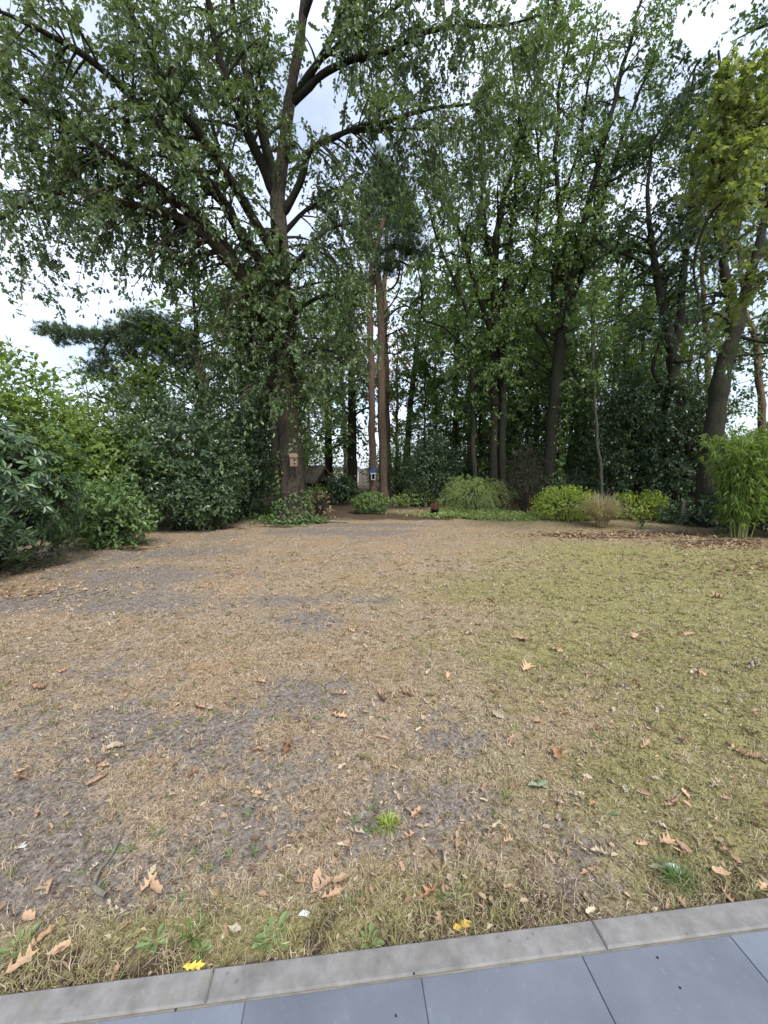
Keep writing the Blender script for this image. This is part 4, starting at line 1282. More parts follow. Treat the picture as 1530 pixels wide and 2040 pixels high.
g = G(1206, 1050)
grass_clump('ornamental_grass', 'dry straw coloured ornamental grass clump between the two green mounds', 'grass', g[0], g[1] + .2, 900, 1.25, M['straw'], .8, 1.3)
g = G(866, 1028)
# black plastic pot with a withered plant
pot = thing('plant_pot', 'black plastic pot with withered reddish stems at the lawn edge', 'pot', (g[0], g[1], 0))
M['pot'] = plain_mat('black_plastic', (.018, .018, .02), .45, .1, 6, .4, 0)
M['potsoil'] = plain_mat('pot_soil', (.06, .045, .03), .95)
MB().lathe([(.0, .0), (.115, .0), (.135, .25), (.150, .25), (.152, .285), (.138, .285), (.134, .255)], (0, 0, -.02), 24).build('body', M['pot'], pot, True)
MB().lathe([(.134, .232), (.0, .24)], (0, 0, -.02), 20).build('soil', M['potsoil'], pot)
c = grass_clump('withered_stems', '', '', 0, 0, 170, .42, M['rust_leaf'], .5, .6, .09)
for ch in list(c.children):
    ch.parent = pot
    ch.name = 'withered_stems'
    ch.location = (0, 0, .21)
bpy.data.objects.remove(c)

# ground cover strips, too small to pick apart
def cover(name, label, rows, n, size, leafm, tpl=OVAL, hmax=.16):
    P = []
    for (px, py, rx, ry, wgt) in rows:
        g_ = G(px, py)
        k = int(n * wgt)
        q = rng.normal(size=(k, 2)) * .5
        x, y = g_[0] + q[:, 0] * rx, g_[1] + q[:, 1] * ry
        hh = hmax * (.3 + 1.1 * fbm(x * 3, y * 3, 2))
        P.append(np.stack([x, y, ground_z(x, y) + .01 + hh * rng.random(k)], 1))
    P = np.concatenate(P)
    k = len(P)
    obj(name, leaves(P, nrm(rdir(k) + np.array([0, 0, .25])), nrm(np.array([0, 0, 1.]) + rdir(k) * .7), size * (.6 + .7 * rng.random(k)), tpl), leafm, label=label, cat='ground cover', kind='stuff')


cover('ground_cover', 'low green ground cover along the edge of the middle border', [(930, 1030, 1.6, .5, .3), (1040, 1034, 1.4, .45, .3), (990, 1024, 1.8, .8, .3), (900, 1022, 1.0, .5, .1)], 8000, .075, M['pale_leaf'])
cover('ground_cover', 'dark ivy carpet round the foot of the oak', [(520, 1030, 1.3, .55, .5), (560, 1042, .7, .35, .25), (610, 1040, .6, .4, .25)], 4200, .085, M['mid_leaf'], OAK, .2)
cover('ground_cover', 'yellowing strawy ground cover beside the black pot', [(835, 1024, .8, .5, .6), (790, 1022, .9, .4, .4)], 2400, .07, M['straw'], LANCE, .14)
cover('ground_cover', 'russet dead fern patch below the brown conifer', [(1045, 1014, .7, .5, 1)], 900, .09, M['rust_leaf'], LANCE, .3)
cover('ground_cover', 'dark low leaves under the left shrubs', [(420, 1040, 1.2, .4, .5), (470, 1030, 1, .5, .5)], 1600, .08, M['dark_leaf'], OVAL, .2)


# undergrowth that closes the view far back
def thicket(name, label, rows, leafm, size):
    Ps, Ns = [], []
    for (px, d, rx, h, n) in rows:
        x, y = gp(px, d)
        p, nn = shell_points(n, rx, rx * .7, h, 0, .6, .3)
        Ps.append(p + np.array([x, y, 0]))
        Ns.append(nn)
    P, NN = np.concatenate(Ps), np.concatenate(Ns)
    ok = P[:, 2] > .02
    P, NN = P[ok], NN[ok]
    k = len(P)
    obj(name, leaves(P, nrm(NN * .4 + rdir(k) - np.array([0, 0, .2])), nrm(NN + rdir(k) * .6 + np.array([0, 0, .4])), size * (.6 + .7 * rng.random(k)), QUAD), leafm, label=label, cat='undergrowth', kind='stuff')


thicket('undergrowth', 'dark undergrowth closing the view far back in the wood', [(px, 27 + 5 * random.random(), 2.4, 3.2 + 2.0 * random.random(), 2800) for px in range(470, 1700, 52) if not 640 < px < 735], M['mid_leaf'], .2)
thicket('undergrowth', 'nearer undergrowth between the trunks of the right border', [(px, 18.5 + 2 * random.random(), 1.6, 2.2 + 1.4 * random.random(), 2000) for px in range(900, 1560, 62)], M['dark_leaf'], .14)
thicket('hedge', 'far hedge beyond the left shrubs', [(px, 22 + 3 * random.random(), 2.2, 3.0 + random.random(), 2200) for px in range(-40, 480, 55)], M['mid_leaf'], .19)

# ------------------------------------------------------------------ playhouse
M['shed_wood'] = wood_mat('dark_boards', (.045, .034, .026))
M['tile'] = plain_mat('old_roof_tile', (.085, .075, .06), .9, .45, 9, .2, .3)
e = nrm(np.array([[1.26, -.60, 0]]))[0]
near = at(627, 992, 19.6)
ph = thing('playhouse', 'small dark wooden playhouse with a tiled gable roof behind the oak', 'playhouse', (near[0], near[1], 0), math.atan2(e[1], e[0]))
# local x along the ridge (gable end at x = 0, house towards -x), local y across the gable
LH, WH, HE, HR = 2.1, 1.45, 1.02, 1.66
w_ = obj('wall', None, None, ph)
bpy.data.objects.remove(w_)
nb = 12
for side, yy in (('front', 0.012), ('back', WH - .012)):
    wl = MB().box((-LH / 2, yy, HE / 2), (LH - .1, .012, HE - .04)).build('wall', M['shed_wood'], ph)
    for k in range(9):
        if side == 'front' and 3 <= k <= 5:
            pass
        MB().box((-LH / 2, yy - (.012 if side == 'front' else -.012), .06 + k * .113), (LH - .06, .018, .106)).build('board', M['shed_wood'], wl)
# gable end wall with a doorway, in three pieces and a pediment of boards
gw = MB().box((-.02, .22, HE / 2), (.03, .40, HE)).build('wall', M['shed_wood'], ph)
MB().box((-.02, WH - .16, HE / 2), (.03, .28, HE)).build('board', M['shed_wood'], gw)
for k in range(6):
    z = HE + .01 + k * .10
    wd = WH * (1 - (z + .05 - HE) / (HR - HE)) - .02
    if wd > .1:
        MB().box((-.005 + .004 * (k % 2), WH / 2, z + .045), (.03, wd, .092)).build('board', M['shed_wood'], gw)
for yy in (.02, WH - .02):
    MB().box((.01, yy, HE / 2 - .02), (.07, .07, HE + .04)).build('post', M['shed_wood'], ph)
MB().box((-LH / 2, WH / 2, -.01), (LH, WH, .05)).build('floor', M['shed_wood'], ph)
MB().box((-LH + .02, WH / 2, HE / 2), (.03, WH * .94, HE)).build('wall', M['shed_wood'], ph)
sl = math.atan2(HR - HE, WH / 2)
for sgn in (-1, 1):
    Rm = np.array([[1, 0, 0], [0, math.cos(sl), -sgn * -math.sin(sl)], [0, sgn * -math.sin(sl), math.cos(sl)]])
    yc = WH / 2 + sgn * WH / 4
    ext = math.hypot(WH / 2, HR - HE) + .22
    dn = np.array([0, sgn * math.cos(sl), -math.sin(sl)])
    upn = np.array([0, sgn * math.sin(sl), math.cos(sl)])
    ctr = np.array([-LH / 2, WH / 2, HR + .02]) + dn * ext / 2
    Rm = np.stack([np.array([1., 0, 0]), dn * -sgn if False else dn, upn], 1)
    rf = MB().box(ctr, (LH + .3, ext, .025), Rm).build('roof', M['shed_wood'], ph)
    tm = None
    rows_, cols_ = 6, 11
    tw_, tl_ = (LH + .3) / cols_, ext / rows_
    for r_ in range(rows_):
        for c_ in range(cols_):
            pc = np.array([-LH - .15 + (c_ + .5) * tw_, WH / 2, HR + .02]) + dn * ((r_ + .5) * tl_) + upn * (.035 + .006 * ((c_ * 5 + r_) % 3))
            if tm is None:
                b_ = MB()
                tilt = Rm @ np.array([[1, 0, 0], [0, math.cos(.06), math.sin(.06)], [0, -math.sin(.06), math.cos(.06)]])
                arc = [(math.cos(a) * tw_ * .49, math.sin(a) * .03) for a in np.linspace(math.pi, 0, 6)]
                poly = [np.array([u, -tl_ * .55, v]) for u, v in arc] + [np.array([u, -tl_ * .55, v - .016]) for u, v in arc[::-1]]
                b_.prism([tilt @ p for p in poly], tilt @ np.array([0, tl_ * 1.1, 0]))
                tm = mesh(np.vstack(b_.V), [np.vstack(f) for f in b_.F.values()])
            o = obj('roof_tile', tm, M['tile'], rf)
            o.location = tuple(pc)
    for k in (0,):
        MB().box(np.array([.16, WH / 2, HR + .03]) + dn * ext / 2, (.025, ext, .11), Rm).build('bargeboard', M['shed_wood'], ph)
MB().tube([[-LH - .16, WH / 2, HR + .07], [-LH / 2, WH / 2, HR + .072], [.17, WH / 2, HR + .07]], [.06, .06, .06], 8).build('ridge_cap', M['tile'], ph, True)

# pale building glimpsed beyond
M['white_paint'] = plain_mat('white_render', (.78, .79, .80), .8, .05)
M['grey_roof'] = plain_mat('grey_roof', (.12, .12, .13), .8)
x, y = gp(681, 36)
hb = thing('garage', 'white garage glimpsed through the wood beyond the playhouse', 'building', (x, y, 0))
gwall = MB().box((0, 1.5, .75), (2.6, 3, 1.6)).build('wall', M['white_paint'], hb)
MB().box((0, -.02, .7), (1.4, .05, 1.3)).build('door', M['white_paint'], hb)
MB().box((0, 1.5, 1.63), (2.9, 3.3, .12)).build('roof', M['grey_roof'], hb)

# ------------------------------------------------------------------ nest box and bird feeder
M['box_wood'] = wood_mat('pale_plywood', (.27, .19, .13))
M['hole'] = plain_mat('hole_black', (.008, .007, .006), .9, 0, 5, 0, 0)
bx_p = at(594, 919, OD)
nb_ = thing('nest_box', 'pale wooden nest box hung on the oak trunk', 'nest box', (bx_p[0], OD - .60, bx_p[2] - .15), .35)
MB().prism([(-.11, .0, 0), (.11, .0, 0), (.11, .0, .26), (-.11, .0, .26)], (0, .02, 0)).build('front', M['box_wood'], nb_)
for sx in (-.10, .085):
    MB().prism([(sx, .02, 0), (sx, .19, 0), (sx, .19, .34), (sx, .02, .26)], (.018, 0, 0)).build('side', M['box_wood'], nb_)
MB().box((0, .20, .16), (.2, .018, .38)).build('back', M['box_wood'], nb_)
MB().box((0, .105, -.008), (.2, .16, .016)).build('floor', M['box_wood'], nb_)
ra = math.atan2(.08, .17)
MB().box((0, .09, .315), (.25, .27, .018), [[1, 0, 0], [0, math.cos(ra), -math.sin(ra)], [0, math.sin(ra), math.cos(ra)]]).build('roof', M['box_wood'], nb_)
for zz, rr in ((.185, .028), (.07, .022)):
    hm = MB()
    a_ = np.linspace(0, 2 * math.pi, 16, endpoint=False)
    hm.prism([(.02 + rr * math.cos(t), -.003, zz + rr * math.sin(t)) for t in a_], (0, .004, 0)).build('entrance_hole', M['hole'], nb_)

M['blue'] = plain_mat('blue_paint', (.045, .10, .24), .5, .15)
M['feed_white'] = plain_mat('feeder_white', (.62, .62, .60), .6, .05)
fp = at(744, 944, PD)
bf = thing('bird_feeder', 'small bird feeder with a blue pitched roof on the pine trunk', 'bird feeder', (fp[0], PD - .38, fp[2]))
MB().prism([(-.17, 0, .05), (.17, 0, .05), (.15, 0, .13), (.0, 0, .34), (-.15, 0, .13)], (0, .12, 0)).build('roof', M['blue'], bf)
MB().box((0, .06, .02), (.26, .12, .055)).build('tray', M['feed_white'], bf)
for sx in (-.075, .075):
    MB().box((sx, .06, -.12), (.03, .09, .22)).build('side', M['feed_white'], bf)
MB().box((0, .06, -.245), (.18, .11, .03)).build('base', M['feed_white'], bf)
MB().box((0, .085, -.12), (.12, .03, .20)).build('panel', M['hole'], bf)
MB().tube([[0, .12, .0], [0, .20, .0]], [.012, .012], 6).build('bracket', M['blue'], bf)

# weathered post by the green mound
M['post'] = wood_mat('grey_post', (.11, .105, .085))
g = G(1357, 1046)
po = thing('fence_post', 'weathered grey post at the edge of the litter, left of the bamboo', 'post', (g[0], g[1], 0))
MB().tube([[0, 0, -.1], [.01, 0, .3], [.02, .01, .72]], [.055, .052, .05], 9).build('shaft', M['post'], po, True)
MB().lathe([(.052, 0), (.045, .02), (.0, .028)], (.02, .01, .715), 9).build('cap', M['post'], po)

# ------------------------------------------------------------------ lawn: grass blades
def scatter(y0, y1, n):
    yy = np.sqrt(y0 ** 2 + (y1 ** 2 - y0 ** 2) * rng.random(n))
    xx = (rng.random(n) * 2 - 1) * (yy * 1.04 + .35)
    return xx, yy


def lawn_grass():
    Vs, Fs, T, off = [], [], [], 0
    gcol = []
    for (y0, y1, n, ln, wd) in ((.85, 2.1, 95000, .027, .0009), (2.1, 3.6, 80000, .029, .0013), (3.6, 6.5, 65000, .034, .0026), (6.5, 12.5, 50000, .04, .0055)):
        x, y = scatter(y0, y1, n)
        so, gr, li = patches(x, y)
        ed = edge_dist(x, y)
        keep = (ed > -.004) & (rng.random(n) > so * .82) & (rng.random(n) > li * .85 * (ed > .4))
        cl = fbm(x * 11, y * 11, 2)
        keep &= rng.random(n) < np.clip((cl - .28) * 3.2, .12, 1)
        x, y, gr, ed = x[keep], y[keep], gr[keep], ed[keep]
        k = len(x)
        nearedge = np.clip(1 - ed / .3, 0, 1)
        a = rng.random(k) * 6.28
        h = np.stack([np.cos(a), np.sin(a), np.zeros(k)], 1)
        el = np.abs(rng.normal(size=k)) * .38 + .12 + .25 * gr + .3 * nearedge
        ll = ln * (.45 + .9 * rng.random(k)) * (1 + .25 * gr + .45 * nearedge)
        p0 = np.stack([x, y, ground_z(x, y) - .002], 1)
        d1 = nrm(h * np.cos(el)[:, None] + np.array([0, 0, 1.]) * np.sin(el)[:, None])
        h2 = nrm(h + rng.normal(size=(k, 3)) * .5 * np.array([1, 1, .25]))
        d2 = nrm(h2 * 1.0 + np.array([0, 0, 1.]) * (np.sin(el) * .4 - .25)[:, None])
        p1 = p0 + d1 * (ll * .55)[:, None]
        p2 = p1 + d2 * (ll * .5)[:, None]
        p2[:, 2] = np.maximum(p2[:, 2], p0[:, 2] + .004)
        sd_ = nrm(np.stack([-h[:, 1], h[:, 0], rng.normal(size=k) * .5], 1)) * (wd * (.6 + .7 * rng.random(k)))[:, None]
        V = np.stack([p0 - sd_, p0 + sd_, p1 + sd_ * .85, p1 - sd_ * .85, p2], 1).reshape(-1, 3)
        b = np.arange(k) * 5 + off
        Fs.append(np.stack([b, b + 1, b + 2, b + 3, b + 4], 1)[:, [0, 1, 2, 4, 3]])
        Vs.append(V)
        T.append(rng.random(k))
        gcol.append(np.clip(np.maximum(gr * .75, nearedge * .22) + .6 * (rng.random(k) - .62), 0, 1))
        off += len(V)
    # upright tufts that stand above the mat
    for (y0, y1, nt_, ln, wd) in ((.85, 2.2, 1500, .045, .0011), (2.2, 4.2, 2200, .05, .0018), (4.2, 8, 1800, .055, .0035)):
        x, y = scatter(y0, y1, nt_)
        so, gr, li = patches(x, y)
        ed = edge_dist(x, y)
        nearedge = np.clip(1 - ed / .35, 0, 1)
        keep = (ed > .0) & (rng.random(nt_) < .35 + .65 * np.maximum(nearedge, 1 - so))
        x, y, gr, nearedge = x[keep], y[keep], gr[keep], nearedge[keep]
        K = 12
        k = len(x) * K
        hue = np.repeat(rng.random(len(x)), K)
        x, y, gr, nearedge = (np.repeat(v, K) for v in (x, y, gr, nearedge))
        x, y = x + rng.normal(size=k) * .010, y + rng.normal(size=k) * .010
        a = rng.random(k) * 6.28
        h = np.stack([np.cos(a), np.sin(a), np.zeros(k)], 1)
        el = .45 + .75 * rng.random(k)
        ll = ln * (.5 + .8 * rng.random(k)) * (1 + .5 * nearedge)
        p0 = np.stack([x, y, ground_z(x, y) - .002], 1)
        p1 = p0 + nrm(h * np.cos(el)[:, None] + np.array([0, 0, 1.]) * np.sin(el)[:, None]) * (ll * .6)[:, None]
        p2 = p1 + nrm(h + rng.normal(size=(k, 3)) * .35 + np.array([0, 0, .1])) * (ll * .5)[:, None]
        p2[:, 2] = np.maximum(p2[:, 2], p0[:, 2] + .004)
        sd_ = np.stack([-h[:, 1], h[:, 0], np.zeros(k)], 1) * (wd * (.6 + .7 * rng.random(k)))[:, None]
        V = np.stack([p0 - sd_, p0 + sd_, p1 + sd_ * .85, p1 - sd_ * .85, p2], 1).reshape(-1, 3)
        b = np.arange(k) * 5 + off
        Fs.append(np.stack([b, b + 1, b + 2, b + 4, b + 3], 1))
        Vs.append(V)
        T.append(np.clip(.25 + .5 * rng.random(k) + .3 * (hue - .5), 0, 1))
        gcol.append(np.clip((hue < .22 + .5 * gr + .3 * nearedge) * (.55 + .4 * rng.random(k)), 0, 1))
        off += len(V)
    me = mesh(np.vstack(Vs), np.vstack(Fs), False, {'tint': np.concatenate(T), 'green': np.concatenate(gcol)})
    m, n, b, o = newmat('grass_blade')
    A = node(n, 'ShaderNodeAttribute', attribute_name='tint').outputs['Fac']
    B = node(n, 'ShaderNodeAttribute', attribute_name='green').outputs['Fac']
    r1 = ramp(n, [(0, (.13, .09, .055)), (.35, (.33, .25, .165)), (.8, (.56, .455, .325)), (1, (.72, .63, .50))])
    r2 = ramp(n, [(0, (.12, .13, .045)), (.5, (.27, .26, .10)), (1, (.47, .44, .21))])
    n.links.new(A, r1.inputs[0])
    n.links.new(A, r2.inputs[0])
    n.links.new(mixc(n, B, r1.outputs[0], r2.outputs[0]), b.inputs['Base Color'])
    b.inputs['Roughness'].default_value = .8
    b.inputs['Specular IOR Level'].default_value = .15
    obj('grass', me, m, label='short parched grass blades of the lawn, greener towards the right', cat='grass', kind='stuff')


lawn_grass()

# ------------------------------------------------------------------ weeds in the lawn
def rosette_mesh(n, size, tpl, el=.35, seed=0):
    r2 = np.random.default_rng(seed)
    a = np.arange(n) * 2.4 + r2.random(n) * .5
    e_ = el * (.4 + r2.random(n))
    D = np.stack([np.cos(a) * np.cos(e_), np.sin(a) * np.cos(e_), np.sin(e_)], 1)
    N = np.stack([-np.cos(a) * np.sin(e_), -np.sin(a) * np.sin(e_), np.cos(e_)], 1)
    return leaves(np.zeros((n, 3)) + D * .004, D, N, size * (.6 + .6 * r2.random(n)), tpl, r2.random(n))


SPOON = tmpl([(0, 0), (.35, .06), (.65, .18), (.9, .12), (1, 0)], .25, .2)
wm = [rosette_mesh(9, .05, LANCE, .45, 1), rosette_mesh(11, .045, SPOON, .3, 2), rosette_mesh(7, .06, LANCE, .6, 3), rosette_mesh(10, .075, SPOON, .4, 4)]
M['weed'] = leaf_mat('weed_leaf', (.06, .10, .04), (.10, .16, .06), (.17, .24, .09), .5, .2)
M['weed_light'] = leaf_mat('weed_light', (.09, .14, .045), (.15, .22, .075), (.22, .30, .12), .5, .2)
for me_ in wm[:3]:
    me_.materials.append(M['weed'])
wm[3].materials.append(M['weed_light'])
weeds = [(230, 1692, 0), (262, 1690, 2), (165, 1735, 0), (312, 1662, 2), (337, 1585, 0), (197, 1767, 1), (412, 1730, 2), (387, 1695, 0), (462, 1700, 1), (505, 1695, 2), (352, 1787, 1), (705, 1790, 1),
         (740, 1605, 2), (735, 1648, 2), (708, 1632, 0), (495, 1620, 0), (987, 1620, 2), (1007, 1580, 0), (1130, 1622, 0), (1215, 1620, 2), (1177, 1597, 0), (1332, 1545, 1), (1485, 1640, 0), (877, 1772, 1), (910, 1775, 1),
         (545, 1435, 1), (628, 1433, 0), (645, 1400, 1), (1195, 1465, 0), (853, 1326, 2), (1135, 1325, 0), (825, 1270, 1), (548, 1275, 0), (770, 1430, 2), (465, 1390, 0), (1150, 1535, 1)]
for px, py, k in weeds:
    g = G(px, py)
    o = obj('weed', wm[k], None, label='small green weed rosette growing in the dry lawn', cat='weed', group='weed rosettes in the lawn')
    o.location = (g[0], g[1], float(ground_z(g[0], g[1])))
    o.rotation_euler = (random.uniform(-.2, .2), random.uniform(-.2, .2), random.random() * 6.28)
    o.scale = (.6 + .25 * random.random(),) * 3
for px, py, s_ in ((307, 1872, 1.0), (545, 1860, 1.25), (737, 1872, .9), (35, 1885, 1.2), (400, 1892, .8), (530, 1872, .9)):
    g = G(px, py)
    o = obj('weed', wm[3], None, label='broad leaved light green weed beside the kerb', cat='weed', group='broad weeds along the kerb')
    o.location = (g[0], g[1], float(ground_z(g[0], g[1])))
    o.rotation_euler = (0, 0, random.random() * 6.28)
    o.scale = (s_ * .68,) * 3
for px, py, lab, mt, n_, ln in ((775, 1640, 'small yellow green grass tuft in the bare middle of the lawn', 'lime_leaf', 120, .075), (1352, 1752, 'dark green grass tuft near the kerb beside a feather', 'mid_leaf', 160, .10),
                                (385, 1858, 'green grass tuft among weeds beside the kerb', 'bright_leaf', 60, .09)):
    g = G(px, py)
    grass_clump('grass_tuft', lab, 'grass', g[0], g[1], n_, ln, M[mt], .9, .25, .035)

# ------------------------------------------------------------------ fallen leaves
def curled(seed, lobes, size=1.0, ncol=7):
    """a dry leaf: lobed sheet, rolled and crumpled"""
    r2 = np.random.default_rng(seed)
    nu, nv = 13, 5
    u = np.linspace(0, 1, nu)
    prof = np.interp(u, np.linspace(0, 1, len(lobes)), lobes)
    roll, curl, tw = 1.3 + 2.0 * r2.random(), 2.2 * r2.random() - .3, r2.normal() * .7
    V = []
    for i in range(nu):
        for j in range(-(nv // 2), nv // 2 + 1):
            v = prof[i] * j / (nv // 2) * (1 + .15 * r2.normal() * (abs(j) > 1))
            ph_ = v * roll * 2.0
            y_ = math.sin(ph_) / (roll * 2.0)
            z_ = (1 - math.cos(ph_)) / (roll * 2.0)
            a_ = tw * u[i]
            y2, z2 = y_ * math.cos(a_) - z_ * math.sin(a_), y_ * math.sin(a_) + z_ * math.cos(a_)
            V.append([(u[i] - .5) * (1 + .04 * r2.normal()) + .10 * abs(j) / 2 * (prof[i] > .25), y2 + .015 * r2.normal(), z2 + .22 * curl * (u[i] - .5) ** 2 * 2 + .02 * r2.normal()])
    V = np.array(V)
    V[:, 2] -= V[:, 2].min()
    F = np.array([[i * nv + j, i * nv + j + 1, (i + 1) * nv + j + 1, (i + 1) * nv + j] for i in range(nu - 1) for j in range(nv - 1)])
    return V, F


L_LOBE = [[.02, .04, .36, .12, .10, .50, .14, .12, .36, .08, .06, .02, .01], [.02, .05, .28, .09, .09, .36, .12, .10, .26, .07, .12, .05, .01], [.03, .10, .18, .23, .25, .25, .24, .21, .18, .14, .09, .05, .01], [.02, .40, .18, .16, .55, .50, .18, .14, .24, .20, .09, .05, .01]]
fl = {}
kinds = {'tan': 'fl_tan', 'brown': 'fl_brown', 'pale': 'fl_pale', 'yellow': 'fl_yellow', 'green': 'fl_green'}
for kn, mt in kinds.items():
    for v in range(5):
        V, F = curled(v * 13 + len(kn), L_LOBE[v % 4])
        me_ = mesh(V, F, True)
        me_.materials.append(M[mt])
        me_.name = 'fallen_leaf'
        fl[kn, v] = me_


def drop(kn, px, py, size, label, group=None, v=None, world=None):
    g_ = world if world is not None else G(px, py)
    o = obj('fallen_leaf', fl[kn, random.randrange(5) if v is None else v], None, label=label, cat='leaf', group=group)
    o.location = (g_[0], g_[1], float(ground_z(g_[0], g_[1])) + .014)
    o.rotation_euler = (random.uniform(-.25, .25), random.uniform(-.25, .25), random.random() * 6.28)
    size *= 1.05
    o.scale = (size, size * random.uniform(.75, 1.1), size * random.uniform(.7, 1.2))
    return o


GT, GB, GPL, GY = 'tan fallen leaves on the lawn', 'brown fallen leaves on the lawn', 'pale fallen leaves on the lawn', 'yellow fallen leaves'
LT, LB, LP = 'curled tan dry leaf lying on the lawn', 'curled brown dry leaf lying on the lawn', 'bleached pale dry leaf lying on the lawn'
drop('yellow', 922, 1845, .085, 'bright yellow star shaped leaf lying by the kerb', v=3).scale[2] = .03
drop('yellow', 388, 1926, .07, 'yellow and cream leaf touching the kerb', v=1).scale[2] = .03
drop('green', 1072, 1560, .13, 'large curled grey green leaf on the dry lawn', v=4)
drop('pale', 897, 1533, .06, 'small white star shaped leaf on the lawn', v=3)
drop('brown', 853, 1782, .12, 'long rolled brown leaf near the kerb', v=1)
drop('tan', 45, 1917, .10, 'largest tan leaf, folded, beside the plantain at the kerb', v=0)
drop('brown', 570, 1497, .14, 'large torn brown leaf in the middle of the lawn', v=0)
drop('pale', 1500, 1335, .22, 'large grey beige leaf on the green side of the lawn', v=0)
drop('brown', 1110, 1502, .13, 'big flat pinkish brown leaf right of the bare soil', v=3)
for px, py, s_ in [(45, 1538, .08), (203, 1530, .09), (193, 1555, .10), (530, 1520, .06), (575, 1597, .05), (727, 1555, .05), (98, 1772, .075), (60, 1828, .07), (83, 1872, .085), (118, 1892, .07), (298, 1760, .08), (312, 1770, .085),
                   (250, 1847, .05), (230, 1940, .06), (450, 1857, .06), (597, 1757, .06), (630, 1755, .085), (645, 1766, .085), (680, 1750, .075), (662, 1785, .085), (740, 1775, .04), (1027, 1567, .06), (1282, 1580, .07), (1330, 1677, .095),
                   (912, 1680, .07), (1095, 1707, .06), (1132, 1700, .06), (1175, 1737, .09), (1437, 1737, .085), (1457, 1705, .09), (802, 1727, .05), (1015, 1765, .055), (980, 1795, .04), (877, 1832, .06), (1355, 1795, .06),
                   (1330, 1803, .05), (1520, 1767, .07), (1445, 1783, .07), (762, 1390, .15), (677, 1388, .12), (810, 1382, .13), (395, 1412, .12), (78, 1375, .13), (520, 1362, .13), (205, 1527, .09),
                   (1035, 1275, .2), (1050, 1325, .16), (1397, 1340, .13), (1372, 1265, .15), (1265, 1270, .14), (1427, 1190, .22), (1110, 1295, .12), (1497, 1510, .12), (1287, 1482, .10), (1360, 1475, .10)]:
    drop('tan', px, py, s_, LT, GT)
for px, py, s_ in [(222, 1807, .06), (130, 1740, .04), (188, 1732, .045), (550, 1702, .04), (885, 1707, .09), (1315, 1730, .08), (1177, 1815, .06), (230, 1490, .10), (420, 1412, .11), (360, 1402, .09), (467, 1853, .05), (1170, 1545, .05),
                   (495, 1650, .035), (550, 1640, .035), (305, 1735, .04), (40, 1690, .05), (1480, 1390, .10), (992, 1420, .10), (1345, 1620, .05)]:
    drop('pale', px, py, s_, LP, GPL)
for px, py, s_ in [(977, 1198, .14), (985, 1375, .08), (1130, 1420, .06), (385, 1545, .07), (300, 1510, .06), (512, 1502, .08), (1190, 1450, .08), (605, 1210, .13)]:
    drop('brown', px, py, s_, LB, GB)
cnt = 0
while cnt < 205:
    px, py = random.uniform(0, 1530), 1065 + 640 * random.random() ** 1.6
    g = G(px, py)
    dens = .30 + .7 * min(1, max(0, (px - 500) / 900))
    if random.random() > dens or edge_dist(g[0], g[1]) < .05 or g[1] > 11.6 or (px < 260 and py < 1200):
        continue
    kn = random.choices(['tan', 'pale', 'brown'], [5, 5, 1])[0]
    drop(kn, 0, 0, random.uniform(.04, .10) * random.uniform(.7, 1.1), {'tan': LT, 'pale': LP, 'brown': LB}[kn], {'tan': GT, 'pale': GPL, 'brown': GB}[kn], world=g)
    cnt += 1


def litter(name, label, rows, n, size, mat):
    P = []
    for px, py, rx, ry, wgt in rows:
        g_ = G(px, py)
        k = int(n * wgt)
        q = rng.normal(size=(k, 2)) * .55
        P.append(np.stack([g_[0] + q[:, 0] * rx, g_[1] + q[:, 1] * ry], 1))
    P = np.concatenate(P)
    P = P[edge_dist(P[:, 0], P[:, 1]) > .05]
    k = len(P)
    P3 = np.stack([P[:, 0], P[:, 1], ground_z(P[:, 0], P[:, 1]) + .006 + .015 * rng.random(k)], 1)
    obj(name, leaves(P3, nrm(rdir(k) * np.array([1, 1, .3])), nrm(np.array([0, 0, 1.]) + rdir(k) * .5), size * (.5 + .8 * rng.random(k)), tmpl([(0, 0), (.25, .25), (.7, .22), (1, 0)], .5, .1)), mat, label=label, cat='leaf litter', kind='stuff')


M['litter'] = leaf_mat('litter_leaf', (.13, .08, .045), (.30, .20, .12), (.50, .40, .28), .8, .15)
litter('leaf_litter', 'pale dry leaf litter strewn under the trees of the right border', [(1180, 1066, 1.8, .6, .3), (1330, 1064, 1.8, .6, .35), (1450, 1086, 1.3, .5, .25), (1500, 1130, 1.2, .8, .1)], 2600, .085, M['litter'])
litter('leaf_litter', 'tiny dry leaf scraps strewn over the whole lawn', [(900, 1150, 6, 2.6, .35), (500, 1300, 3, 1.8, .25), (1200, 1400, 2, 1.4, .2), (765, 1700, 1.4, .5, .2)], 1500, .032, M['litter'])
litter('leaf_litter', 'dry leaves along the shady foot of the left shrubs', [(90, 1180, 1.0, .4, .4), (260, 1090, 1.2, .4, .3), (420, 1048, 1.6, .4, .3)], 500, .06, M['litter'])

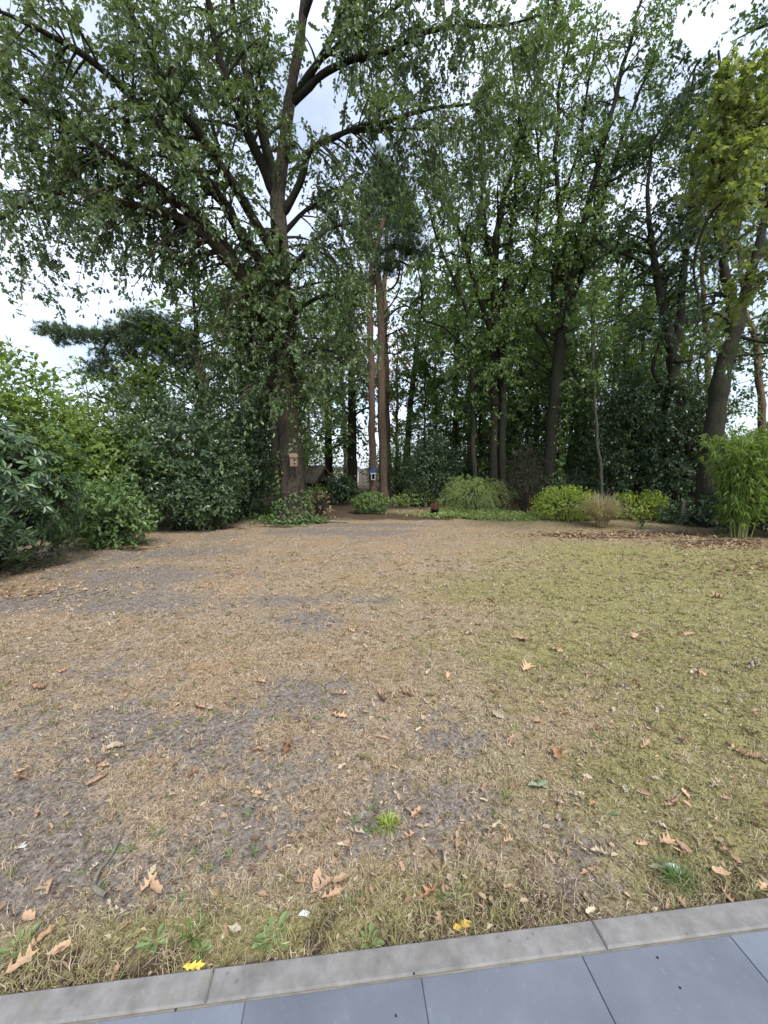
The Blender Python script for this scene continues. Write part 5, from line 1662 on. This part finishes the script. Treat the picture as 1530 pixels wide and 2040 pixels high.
# twig on the bare soil, feathers, crumbs on the slabs
M['stick'] = bark_mat('stick_bark', (.13, .12, .09), (.30, .28, .22), (.2, .2, .15), 8, .3)
pts = [G(250, 1652), G(238, 1682), G(218, 1715), G(200, 1742), G(188, 1765), G(190, 1780), G(203, 1784), G(213, 1794)]
q = np.array([[p[0], p[1], .012 + .012 * (i % 2)] for i, p in enumerate(pts)])
st = thing('stick', 'crooked grey stick lying on bare soil at the left', 'stick', (q[4][0], q[4][1], 0))
sp = spline(np.column_stack([q - np.array([q[4][0], q[4][1], 0]), [.003, .004, .006, .007, .009, .011, .011, .008]]), 40)
V, F = tubes(sp[:, :3], sp[:, 3], 8)
obj('shaft', mesh(V, F, True), M['stick'], st)
q2 = np.array([q[5] - q[4] * [1, 1, 0] + [0, 0, .01], G(207, 1765) - q[4] * [1, 1, 0] + [0, 0, .03], G(225, 1755) - q[4] * [1, 1, 0] + [0, 0, .025]])
q2[0, 2] = .015
sp = spline(np.column_stack([q2, [.004, .003, .0015]]), 12)
V, F = tubes(sp[:, :3], sp[:, 3], 6)
obj('side_twig', mesh(V, F, True), M['stick'], st)

for px, py, lab, s_, ang in ((605, 1820, 'fluffy white down feather near the kerb', .035, .3), (1342, 1727, 'slim white feather beside pale leaves near the kerb', .06, -.4), (42, 1690, 'white feather on the grey soil at the left', .03, .8)):
    g = G(px, py)
    ft = thing('feather', lab, 'feather', (g[0], g[1], float(ground_z(g[0], g[1])) + .012), ang)
    n_ = 40
    t_ = np.linspace(.1, 1, n_)
    sd2 = np.where(np.arange(n_) % 2 == 0, 1, -1)
    P = np.stack([(t_ - .5) * s_ * 1.2, np.zeros(n_), .004 * np.sin(t_ * 6)], 1)
    D = np.stack([np.full(n_, .6), sd2 * 1.0, .25 * rng.random(n_)], 1)
    obj('vane', leaves(P, nrm(D), np.tile([0, 0, 1.], (n_, 1)), s_ * .42 * np.sin(np.clip(t_, .15, .9) * 3.1), (LANCE[0] * np.array([1, 2.2, 1]), LANCE[1])), M['feather'], ft)
    MB().tube([[-.62 * s_, 0, 0], [0, 0, .003], [.55 * s_, 0, 0]], [.0011, .0009, .0004], 5).build('quill', M['feather'], ft)
M['crumb'] = plain_mat('dark_crumb', (.03, .025, .02), .9)
for px, py in ((1310, 1908), (789, 2024), (825, 1940), (1355, 1968), (350, 2012)):
    g = G(px, py, .041)
    o = MB().lathe([(.0, -.001), (.0035, .0), (.0028, .003), (.0, .004)], (0, 0, 0), 7).build('soil_crumb', M['crumb'], None, True, label='tiny dark crumb of soil lying on a blue slab', cat='crumb', group='crumbs on the slabs')
    o.location = tuple(g)
